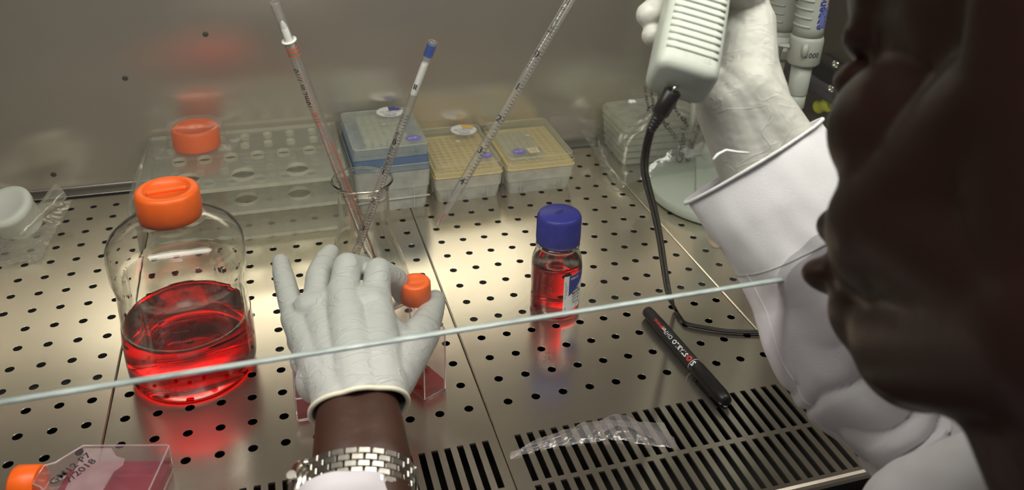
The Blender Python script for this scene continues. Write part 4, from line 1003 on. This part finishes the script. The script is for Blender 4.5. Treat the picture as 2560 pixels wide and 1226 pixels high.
def cut(o, p, nrm):
    """slice a baked mesh with a plane and return the rim points (world cm)"""
    bm = bmesh.new(); bm.from_mesh(o.data); org = V(o['org_'])
    bmesh.ops.bisect_plane(bm, geom=bm.verts[:]+bm.edges[:]+bm.faces[:], plane_co=(V(p)-org)*S, plane_no=V(nrm), clear_outer=True)
    be = [e for e in bm.edges if e.is_boundary]
    pts = [v.co.copy() for v in {v for e in be for v in e.verts}]
    bm.to_mesh(o.data); bm.free()
    if not pts: return []
    c = sum(pts, V())/len(pts); n_ = V(nrm).normalized(); u = n_.orthogonal().normalized(); w_ = n_.cross(u)
    pts.sort(key=lambda q: atan2((q-c).dot(w_), (q-c).dot(u)))
    return [q/S+org for q in pts]

# joints of the left arm (pixel, pixel, depth)
LW = P(897, 1040, 57.6); LE = V((-15.2, -33, 2.0)); LS_ = V((9, -44, 14))
axL = (LE-LW).normalized()
J = dict(
 wri_u=P(862, 1010, 58.6), wri_r=P(950, 985, 58.9), wri_m=P(905, 1000, 58.4),
 p_mcp=P(738, 795, 65.2), p_pip=P(716, 722, 68), p_dip=P(706, 680, 69.6), p_tip=P(702, 655, 70.6),
 r_mcp=P(792, 752, 65.6), r_pip=P(797, 690, 67.2), r_dip=P(812, 655, 69), r_tip=P(825, 634, 70),
 m_mcp=P(858, 732, 65.0), m_pip=P(868, 666, 66.4), m_dip=P(912, 672, 68.8), m_tip=P(948, 694, 70.6),
 i_mcp=P(938, 745, 65.4), i_pip=P(946, 678, 66.9), i_dip=P(990, 700, 68.7), i_tip=P(1007, 738, 70.6),
 t_cmc=P(972, 950, 60.6), t_mcp=P(1052, 835, 66.3), t_ip=P(1078, 782, 69.2), t_tip=P(1088, 752, 70.8))
def glove_left(parent):
    mb = MB(); c = lambda a, ra, b, rb, **k: mb.capsule(J[a], ra, J[b], rb, 24, **k)
    c('wri_u', 2.15, 'p_mcp', 1.15); c('wri_u', 2.1, 'r_mcp', 1.25); c('wri_m', 2.3, 'm_mcp', 1.35); c('wri_r', 2.1, 'i_mcp', 1.3)
    for a, b in (('p_mcp', 'r_mcp'), ('r_mcp', 'm_mcp'), ('m_mcp', 'i_mcp')): mb.capsule(J[a].lerp(J['wri_m'], .12), 1.15, J[b].lerp(J['wri_m'], .12), 1.2, 20)
    mb.capsule(P(760, 850, 64.6), 1.35, P(950, 830, 64.2), 1.5, 20); mb.capsule(P(775, 900, 63.2), 1.5, P(985, 890, 63), 1.7, 20)
    mb.capsule(P(800, 950, 61.3), 1.8, P(975, 935, 61.2), 1.9, 20)
    for (a, b) in (((775, 800), (940, 790)), ((775, 770), (930, 762)), ((785, 830), (955, 820))): mb.capsule(P(*a, 65.0), 1.32, P(*b, 64.7), 1.5, 24)
    for f, r in (('p', (1.02, .92, .84, .72)), ('r', (1.15, 1.05, .98, .82)), ('m', (1.22, 1.12, .98, .8)), ('i', (1.18, 1.10, .98, .82))):
        for k, (a, b) in enumerate((('mcp', 'pip'), ('pip', 'dip'), ('dip', 'tip'))): c(f+'_'+a, r[k], f+'_'+b, r[k+1])
    c('t_cmc', 1.95, 't_mcp', 1.55); c('t_mcp', 1.42, 't_ip', 1.1); c('t_ip', 1.08, 't_tip', .92)
    mb.capsule(J['t_mcp'].lerp(J['t_cmc'], .3), 1.25, J['i_mcp'].lerp(J['wri_r'], .3), 1.15, 20)      # web
    # cuff, slightly wider than the wrist
    for q, r in ((-1.15, 2.35), (0, 2.4), (1.15, 2.35)):
        s_ = RX*q; mb.capsule(P(897, 985, 59.6)+s_*.85, r, LW+axL*1.5+s_, r, 28)
    o = mb.build('glove', glove_m, parent); remesh(o, .11, 15, .5)
    tx = bpy.data.textures.new('palm_folds', 'CLOUDS'); tx.noise_scale = .014
    d_ = o.modifiers.new('folds', 'DISPLACE'); d_.texture = tx; d_.strength = .0009; d_.mid_level = .5; d_.texture_coords = 'LOCAL'
    bake(o)
    nrm = (axL*.90+RY*.10).normalized()
    rim = cut(o, P(900, 1018, 58.2), nrm)
    for p in o.data.polygons: p.use_smooth = True
    if rim:
        step = max(1, len(rim)//60); MB().tube(rim[::step], .19, 8, True).build('rolled_cuff', rim_m, o)
    return tag(o, 'white latex glove on the hand pinching the flask')
person = thing('person', (20, -45, 0), 'dark-skinned person in white lab coat and latex gloves leaning over the bench, seen from behind', 'person')
glove_left(person)

# ---- right hand round the controller
ZL = (CT @ V((0, 0, 1))-CT @ V((0, 0, 0))).normalized()
RW = P(1850, 262, 57.8); RE = P(2235, 1010, 56.0); axR = (P(1965, 480, 57.5)-RW).normalized()
def glove_right(parent):
    mb = MB(); cp_ = mb.capsule
    top = P(1835, -30, 60.5)
    cp_(P(1838, 285, 58.5), 2.35, P(1860, 120, 59.8), 2.2, 24); cp_(P(1870, 265, 58.3), 2.3, P(1868, 60, 60.5), 2.05, 24)
    cp_(P(1808, 200, 59.0), 1.2, P(1838, 20, 60.5), 1.5, 24); cp_(P(1860, 60, 60.5), 2.1, P(1835, -90, 62), 1.9, 24)
    cp_(P(1795, 225, 58.2), 1.55, P(1850, 330, 57.6), 1.9, 24); cp_(P(1900, 180, 59), 1.5, P(1935, 290, 57.8), 1.5, 24)
    # ring and little fingers wrap behind the handle, their tips show on its far side
    for (a, b, c_, d, r) in (((1830, 10, 61.5), (1740, -10, 62.4), (1660, 5, 60.0), (1622, 38, 57.3), 1.0),
                             ((1830, 95, 61.2), (1745, 75, 61.8), (1668, 72, 59.4), (1632, 88, 57.2), .88),
                             ((1825, -80, 62), (1740, -100, 63), (1660, -90, 60.5), (1618, -60, 57.6), 1.05)):
        a, b, c_, d = P(*a), P(*b), P(*c_), P(*d); cp_(a, r*1.15, b, r*1.1, 20); cp_(b, r*1.1, c_, r, 20); cp_(c_, r, d, r*.92, 20)
    cp_(P(1860, -20, 59.5), 1.6, P(1825, -90, 56.5), 1.25, 20); cp_(P(1825, -90, 56.5), 1.25, P(1760, -130, 53.5), 1.0, 20)      # thumb, above the picture
    for q in (-1.1, 0, 1.1):
        s_ = (RX*.75-RY*.62).normalized()*q; cp_(RW+s_*.8-axR*.5, 2.2, RW+axR*4.5+s_*1.35, 2.3, 24)
    o = mb.build('glove', glove_r, parent); remesh(o, .11, 9, .5)
    tx = bpy.data.textures.new('glove_folds', 'CLOUDS'); tx.noise_scale = .011
    d_ = o.modifiers.new('folds', 'DISPLACE'); d_.texture = tx; d_.strength = .0011; d_.mid_level = .5; d_.texture_coords = 'LOCAL'
    bake(o); cut(o, P(1975, 425, 57.6), (axR*.97-RX*.12).normalized())
    return tag(o, 'white latex glove closed round the ribbed controller')
glove_right(person)

# ---- body: one continuous surface
H0 = P(2735, 117, 32.5)                         # middle of the skull
hf = (RX*-.52+RY*.10+RZ*.85).normalized()       # the way the face looks
hu = (RY*-1+RX*.20+RZ*-.02); hu = (hu-hf*hu.dot(hf)).normalized(); hs = hu.cross(hf).normalized()
if hs.dot(RZ) > 0: pass
HT = Matrix(((hf.x, hs.x, hu.x, H0.x), (hf.y, hs.y, hu.y, H0.y), (hf.z, hs.z, hu.z, H0.z), (0, 0, 0, 1))) @ Matrix.Diagonal((1.05, 1.03, 1.17, 1))
NK = P(3000, 1150, 42); CH = V((27, -46, -2))
RSh = V((36, -40, 13))
def body(parent):
    mb = MB(); e = lambda c, r: mb.ellipsoid(c, r, HT); h = lambda a, ra, b, rb, **k: mb.capsule(HT @ V(a), ra, HT @ V(b), rb, 24, **k)
    e((-1.0, 0, 2.6), (9.3, 7.4, 8.6)); e((3.6, 0, -3.6), (5.0, 6.1, 7.6)); e((5.6, 0, 2.6), (3.2, 5.6, 3.4))
    e((7.0, 0, .9), (1.7, 5.1, 1.25))
    for s_ in (-1, 1):
        e((5.1, 3.9*s_, -2.9), (3.2, 2.6, 2.7)); e((8.9, 1.35*s_, -3.3), (1.2, .85, .8)); e((-.9, 7.3*s_, -1.6), (1.8, .6, 3.1)); e((-1.5, 6.9*s_, -1.2), (1.0, 1.0, 2.4))
        h((5.8, 1.8*s_, -10.2), 2.8, (-1.2, 4.6*s_, -9.6), 3.6); h((-1.2, 4.2*s_, -9.4), 3.5, (-3.2, 1.5*s_, -14), 5.0); h((-1.2, 4.4*s_, -9.4), 3.3, (-1.0, 4.6*s_, -3), 3.4); h((-1.2, 4.4*s_, -9.0), 3.3, (4.6, 3.2*s_, -6), 3.6); h((5.4, 3.2*s_, -6.4), 3.3, (0, 4.8*s_, -3), 3.1)
    h((8.0, 0, .1), .85, (9.7, 0, -2.4), 1.15); e((9.8, 0, -2.9), (1.25, 1.25, 1.05))
    e((7.3, 0, -6.6), (3.0, 4.2, 3.4)); e((9.7, 0, -6.0), (1.6, 2.8, 1.1)); e((10.8, 0, -7.9), (1.5, 2.4, .9)); e((8.2, 0, -9.2), (2.4, 3.2, 2.2)); e((6.9, 0, -10.6), (2.6, 2.9, 2.3))
    h((1.2, 0, -8.0), 5.4, (-3.5, 0, -15), 6.4); mb.capsule(HT @ V((-3.0, 0, -14)), 6.2, NK.lerp(CH, .35), 6.2, 24)
    # trunk and arms (under the coat)
    mb.capsule(NK.lerp(CH, .6), 6.5, CH+V((2, -6, -14)), 9.5, 28); mb.capsule(NK.lerp(CH, .6), 5, RSh, 4.4, 24); mb.capsule(NK.lerp(CH, .6), 5, LS_, 4.4, 24)
    mb.capsule(RSh, 4.3, RE+V((2.5, -2.5, -1.0)), 3.6, 24); mb.capsule(RE+V((1.2, -.8, 0)), 3.4, RW+axR*4.5, 2.1, 24); mb.capsule(RW+axR*4.5, 2.0, RW+axR*1.5, 1.5, 24)
    mb.capsule(LS_, 4.3, LE, 3.5, 24)
    for q in (-1, 1): mb.capsule(LE, 3.2, LW+axL*4+RX*.85*q, 2.35, 24); mb.capsule(LW+axL*4+RX*.95*q, 2.4, LW-axL*.2+RX*.9*q, 2.05, 24)
    mb.capsule(LW-axL*1.0, 1.5, P(888, 930, 62.6), .7, 24)
    o = mb.build('body', skin, parent); remesh(o, .26, 14, .5); bake(o)
    for p in o.data.polygons: p.use_smooth = True
    # eyes and hair
    for s_ in (-1, 1):
        mb = MB(); mb.ellipsoid((7.35, 3.1*s_, -.9), (1.25, 1.25, 1.2), HT); ey = mb.build('eye', M('eye_white', (.55, .5, .45), .2), parent)
        mb = MB(); mb.ellipsoid((7.42, 3.1*s_, -.7), (1.32, 1.45, .95), HT); mb.build('eyelid', skin, ey)
    mb = MB(); mb.ellipsoid((-2.6, 0, 3.4), (8.9, 7.75, 8.5), HT, 40, 24)
    hr = mb.build('hair', hair, parent)
    return o
body(person)

# ---- coat
def loft(mb, path, radii, nseg=112, nr=150, fold=None, up=None):
    """path: centres; radii: (across, deep) at each; smooth interpolation"""
    path = [V(p) for p in path]; n = len(path)
    def cr(a, t):
        i = min(n-2, int(t)); q = t-i; g_ = lambda k: a[max(0, min(n-1, k))]
        p0, p1, p2, p3 = g_(i-1), g_(i), g_(i+1), g_(i+2)
        return .5*((2*p1)+(p2-p0)*q+(2*p0-5*p1+4*p2-p3)*q*q+(3*p1-p0-3*p2+p3)*q**3)
    ra = [r[0] for r in radii]; rb = [r[1] for r in radii]; vs = []
    for k in range(nr+1):
        t = (n-1)*k/nr; c = cr(path, t); d = (cr(path, min(n-1, t+.02))-cr(path, max(0, t-.02))).normalized()
        u = (RX-d*RX.dot(d)).normalized(); w_ = d.cross(u); a, b = cr(ra, t), cr(rb, t)
        for j in range(nseg):
            th = 2*pi*j/nseg; f = fold(t/(n-1), th) if fold else 0
            vs.append(c+u*((a+f)*cos(th))+w_*((b+f)*sin(th)))
    fs = [(k*nseg+j, k*nseg+(j+1) % nseg, (k+1)*nseg+(j+1) % nseg, (k+1)*nseg+j) for k in range(nr) for j in range(nseg)]
    mb.add(vs, fs, True); return mb
def nz3(a, b, c, s=0): return noise.noise(V((a, b, c+s)))
def ridge(x, w): return exp(-(x/w)**2)
def coat(parent):
    # right sleeve
    path = [P(1884, 398, 57.2), P(1948, 500, 57.0), P(2012, 610, 56.8), P(2062, 715, 56.4), P(2108, 815, 55.8), P(2180, 905, 55.2), P(2270, 1015, 54.6), P(2345, 1110, 53.6), P(2420, 1180, 52.0), P(2540, 1200, 50)]
    rad = [(5.45, 2.7), (5.3, 3.6), (5.05, 4.3), (5.0, 4.3), (5.3, 4.2), (5.2, 4.3), (4.9, 4.4), (4.7, 4.5), (5, 5), (6, 6)]
    def fr(t, th):
        x, y = cos(th), sin(th)
        f = .22*nz3(x*1.6, y*1.6, t*5)+.10*nz3(x*4, y*4, t*16, 7)
        f += .30*sin(th*3+t*9+2.5*nz3(x, y, t*3, 3))*min(1, t*4)*.8
        # creases that gather at the elbow
        g_ = sstep(.38, .62, t); f += g_*.62*(abs(sin(t*34+2.2*cos(th-1.2)+3*nz3(x*1.2, y*1.2, t*6, 9)))**.7-.5)
        f += -.35*ridge(t-.12, .006)*0
        if t < .012: f += .12
        return f
    mb = MB(); loft(mb, path, rad, fold=fr); o = mb.build('lab_coat', cloth, parent); solid(o, .12, -1)
    tag(o, 'white cotton lab coat with wide loose cuffs')
    # turned hem seam
    def ring_at(k, lift): 
        nseg = 112; return [mb.v[k*nseg+j]+(mb.v[k*nseg+j]-sum((mb.v[k*nseg+q] for q in range(0, nseg, 8)), V())/14).normalized()*lift for j in range(nseg)]
    sm_ = M('seam_thread', (.42, .40, .42), .9)
    MB().tube(ring_at(33, .0), .055, 6, True).build('hem_seam', sm_, o)
    MB().tube(ring_at(1, .03), .13, 6, True).build('frayed_cuff_edge', M('frayed_cotton', (.68, .66, .67), .95, bump=1, bscale=900), o)
    # long seam line down the arm
    nseg = 112; ln = [mb.v[k*nseg+(int(58-6*sin(k*.03))) % nseg] for k in range(33, 150)]
    MB().tube(ln, .07, 6).build('arm_seam', M('coat_seam', (.70, .67, .69), .9), o)
    # tan button at the cuff
    bp_ = P(1790, 597, 57.0); T = frame(bp_, RX, (RX*-.75+RY*.35-RZ*.45)); mb2 = MB(); mb2.lathe([(.62, 0), (.70, .08), (.70, .2), (.55, .26), (.45, .2), (.01, .2)], 28, T)
    mb2.build('button', M('tan_button', (.62, .52, .36), .4), o)
    # stray thread hanging from the cuff
    MB().tube([P(1872, 383, 52.9), P(1845, 381, 52.6), P(1815, 376, 52.4), P(1795, 386, 52.2), P(1783, 400, 52)], .09, 6).build('loose_thread', paper, o)
    # left sleeve
    mb = MB(); c0 = P(862, 1245, 52.6); d = axL
    pathL = [c0, c0+d*3, c0+d*7, c0+d*12, LE+V((.5, 0, 0)), LE.lerp(LS_, .3)+V((0, 0, -1)), LS_]
    def fl(t, th): x, y = cos(th), sin(th); return .18*nz3(x*2, y*2, t*9, 4)+.22*sin(th*4+t*12)*.6
    loft(mb, pathL, [(3.4, 3.15), (3.8, 3.5), (4.2, 3.8), (4.5, 4.2), (4.9, 4.6), (5.4, 5.2), (6, 6)], fold=fl, nr=90); ls = mb.build('left_sleeve', cloth, o); solid(ls, .12, -1)
    ls.name = 'sleeve'
    # body of the coat
    mb = MB(); mb.capsule(NK.lerp(CH, .50), 9.2, CH+V((2, -6, -14)), 12.8, 32); mb.capsule(NK.lerp(CH, .62), 6.6, RSh+V((0, 0, 0)), 6.0, 28); mb.capsule(NK.lerp(CH, .62), 6.6, LS_, 6.0, 28)
    mb.capsule(RSh, 6.2, RE+V((2.5, -2.5, -1.0)), 5.2, 28); mb.capsule(RSh, 6, P(2560, 1230, 50), 5.6, 28)
    mb.capsule(P(2330, 1330, 47), 4.2, P(2560, 1300, 44.5), 5.2, 28); mb.capsule(P(2560, 1300, 44.5), 5.0, NK.lerp(CH, .8), 8, 28)
    bd = mb.build('coat_body', cloth, o); remesh(bd, .35, 8, .5)
    tx = bpy.data.textures.new('coat_folds', 'CLOUDS'); tx.noise_scale = .05; dd = bd.modifiers.new('folds', 'DISPLACE'); dd.texture = tx; dd.strength = .008; dd.mid_level = .5; dd.texture_coords = 'LOCAL'
    mb = MB(); mb.capsule(P(2590, 1225, 41.5), 1.7, P(2780, 1290, 42), 3.4, 24); mb.build('shirt_collar', shirt_m, person)
coat(person)

# ---- steel watch on the left wrist
def watch():
    c = P(890, 1222, 53.6); t = thing('wristwatch', c, 'steel wristwatch with a brick-link bracelet worn over the bare left wrist', 'wristwatch')
    d = (axL*.97-RX*.10).normalized(); u = (RX-d*RX.dot(d)).normalized(); w_ = d.cross(u)
    if w_.dot(RZ) > 0: w_ = -w_
    Ra, Rb = 3.5, 2.75
    link_m = M('watch_steel', (.60, .58, .53), .24, 1, var=.06, scale=80)
    def el(th, ex=0): return c+u*((Ra+ex)*cos(th))+w_*((Rb+ex)*sin(th))
    # angle table by arc length
    N = 24; th = 0.0; tab = []
    tot = sum((el(2*pi*(k+1)/720)-el(2*pi*k/720)).length for k in range(720)); acc = 0; tgt = 0; 
    for k in range(721):
        if acc >= tgt-1e-6 and len(tab) < 2*N: tab.append(2*pi*k/720); tgt += tot/(2*N)
        acc += (el(2*pi*(k+1)/720)-el(2*pi*k/720)).length
    Wd = 2.25; cols = 5; cw = Wd/cols; Ln = tot/N
    mb0 = MB(); hx, hy, hz = cw/2-.018, Ln/2-.03, .13
    # one link shape, shared
    mb0.add([(x*hx, y*hy, z) for z, s_ in ((-hz, 1),) for x, y in ((-1, -1), (1, -1), (1, 1), (-1, 1))]+[(x*hx, y*hy, .05) for x, y in ((-1, -1), (1, -1), (1, 1), (-1, 1))]+[(x*hx*.82, y*hy*.86, hz) for x, y in ((-1, -1), (1, -1), (1, 1), (-1, 1))],
            [(3, 2, 1, 0), (8, 9, 10, 11)]+[(i+a, i+(a+1) % 4, i+4+(a+1) % 4, i+4+a) for i in (0, 4) for a in range(4)])
    src = None
    for q in range(cols):
        for k in range(N):
            i = (2*k+(q % 2)) % (2*N); 
            if i >= len(tab): continue
            a = tab[i]
            if cos(a) < -.80: continue             # the case sits here
            p = el(a, .15)+d*((q-(cols-1)/2)*cw); tg = (el(a+.01)-el(a-.01)).normalized(); nn = (u*(cos(a)/Ra)+w_*(sin(a)/Rb)).normalized(); xx = tg.cross(nn)
            Mx = Matrix(((xx.x, tg.x, nn.x, (p.x-c.x)*S), (xx.y, tg.y, nn.y, (p.y-c.y)*S), (xx.z, tg.z, nn.z, (p.z-c.z)*S), (0, 0, 0, 1)))
            if src is None:
                src = MB(); src.v = [p_+c for p_ in mb0.v]; src.f = mb0.f; src.sm = mb0.sm; src = src.build('link', link_m, t); o_ = src
            else: o_ = src.copy(); COL.objects.link(o_)
            o_.matrix_local = Mx
    # inner band so that the gaps between links are dark
    # case on the thumb-away side, seen edge-on, with crystal and lug bars
    cc = el(pi, .25); T = frame(cc, d, -u)
    T = frame(cc, d, (-u*.93+w_*.36).normalized())
    cs = MB().lathe([(1.75, -.45), (1.95, -.3), (2.0, .25), (1.85, .42), (1.75, .5)], 60, T, (True, False)).build('watch_case', link_m, t)
    MB().lathe([(1.70, .3), (1.68, .34)], 48, T, (False, True)).build('dial', M('dark_dial', (.02, .02, .025), .4), cs)
    MB().lathe([(1.74, .48), (1.6, .58), (.01, .62)], 48, T, (False, True)).build('crystal', FILM('watch_crystal', (.95, .95, .95), .02, refl0=.08, refl1=.8, rough=.0), cs)
    for s_ in (-1, 1):
        mb = MB(); b0 = el(pi-.62*s_ if s_ > 0 else pi+.62, .2); mb.tube([b0-d*1.15, b0+d*1.15], .26, 16); mb.build('lug_bar', link_m, t)
        for q in (-1.0, 1.0):
            mb = MB(); mb.tube([b0+d*(q-.16), b0+d*(q+.16)], .33, 16); mb.build('lug', link_m, t)
    TC = frame(cc+d*0, d, w_); mb = MB(); mb.lathe([(.28, 1.9), (.3, 2.3)], 16, frame(cc, d, w_)); mb.build('crown', link_m, cs)
    e0 = el(-.05, .35); MB().tube([e0-d*.9+w_*.5, e0-d*.9-w_*1.3, e0+d*.9-w_*1.3, e0+d*.9+w_*.5], .07, 8).build('clasp_bow', link_m, t)
watch()
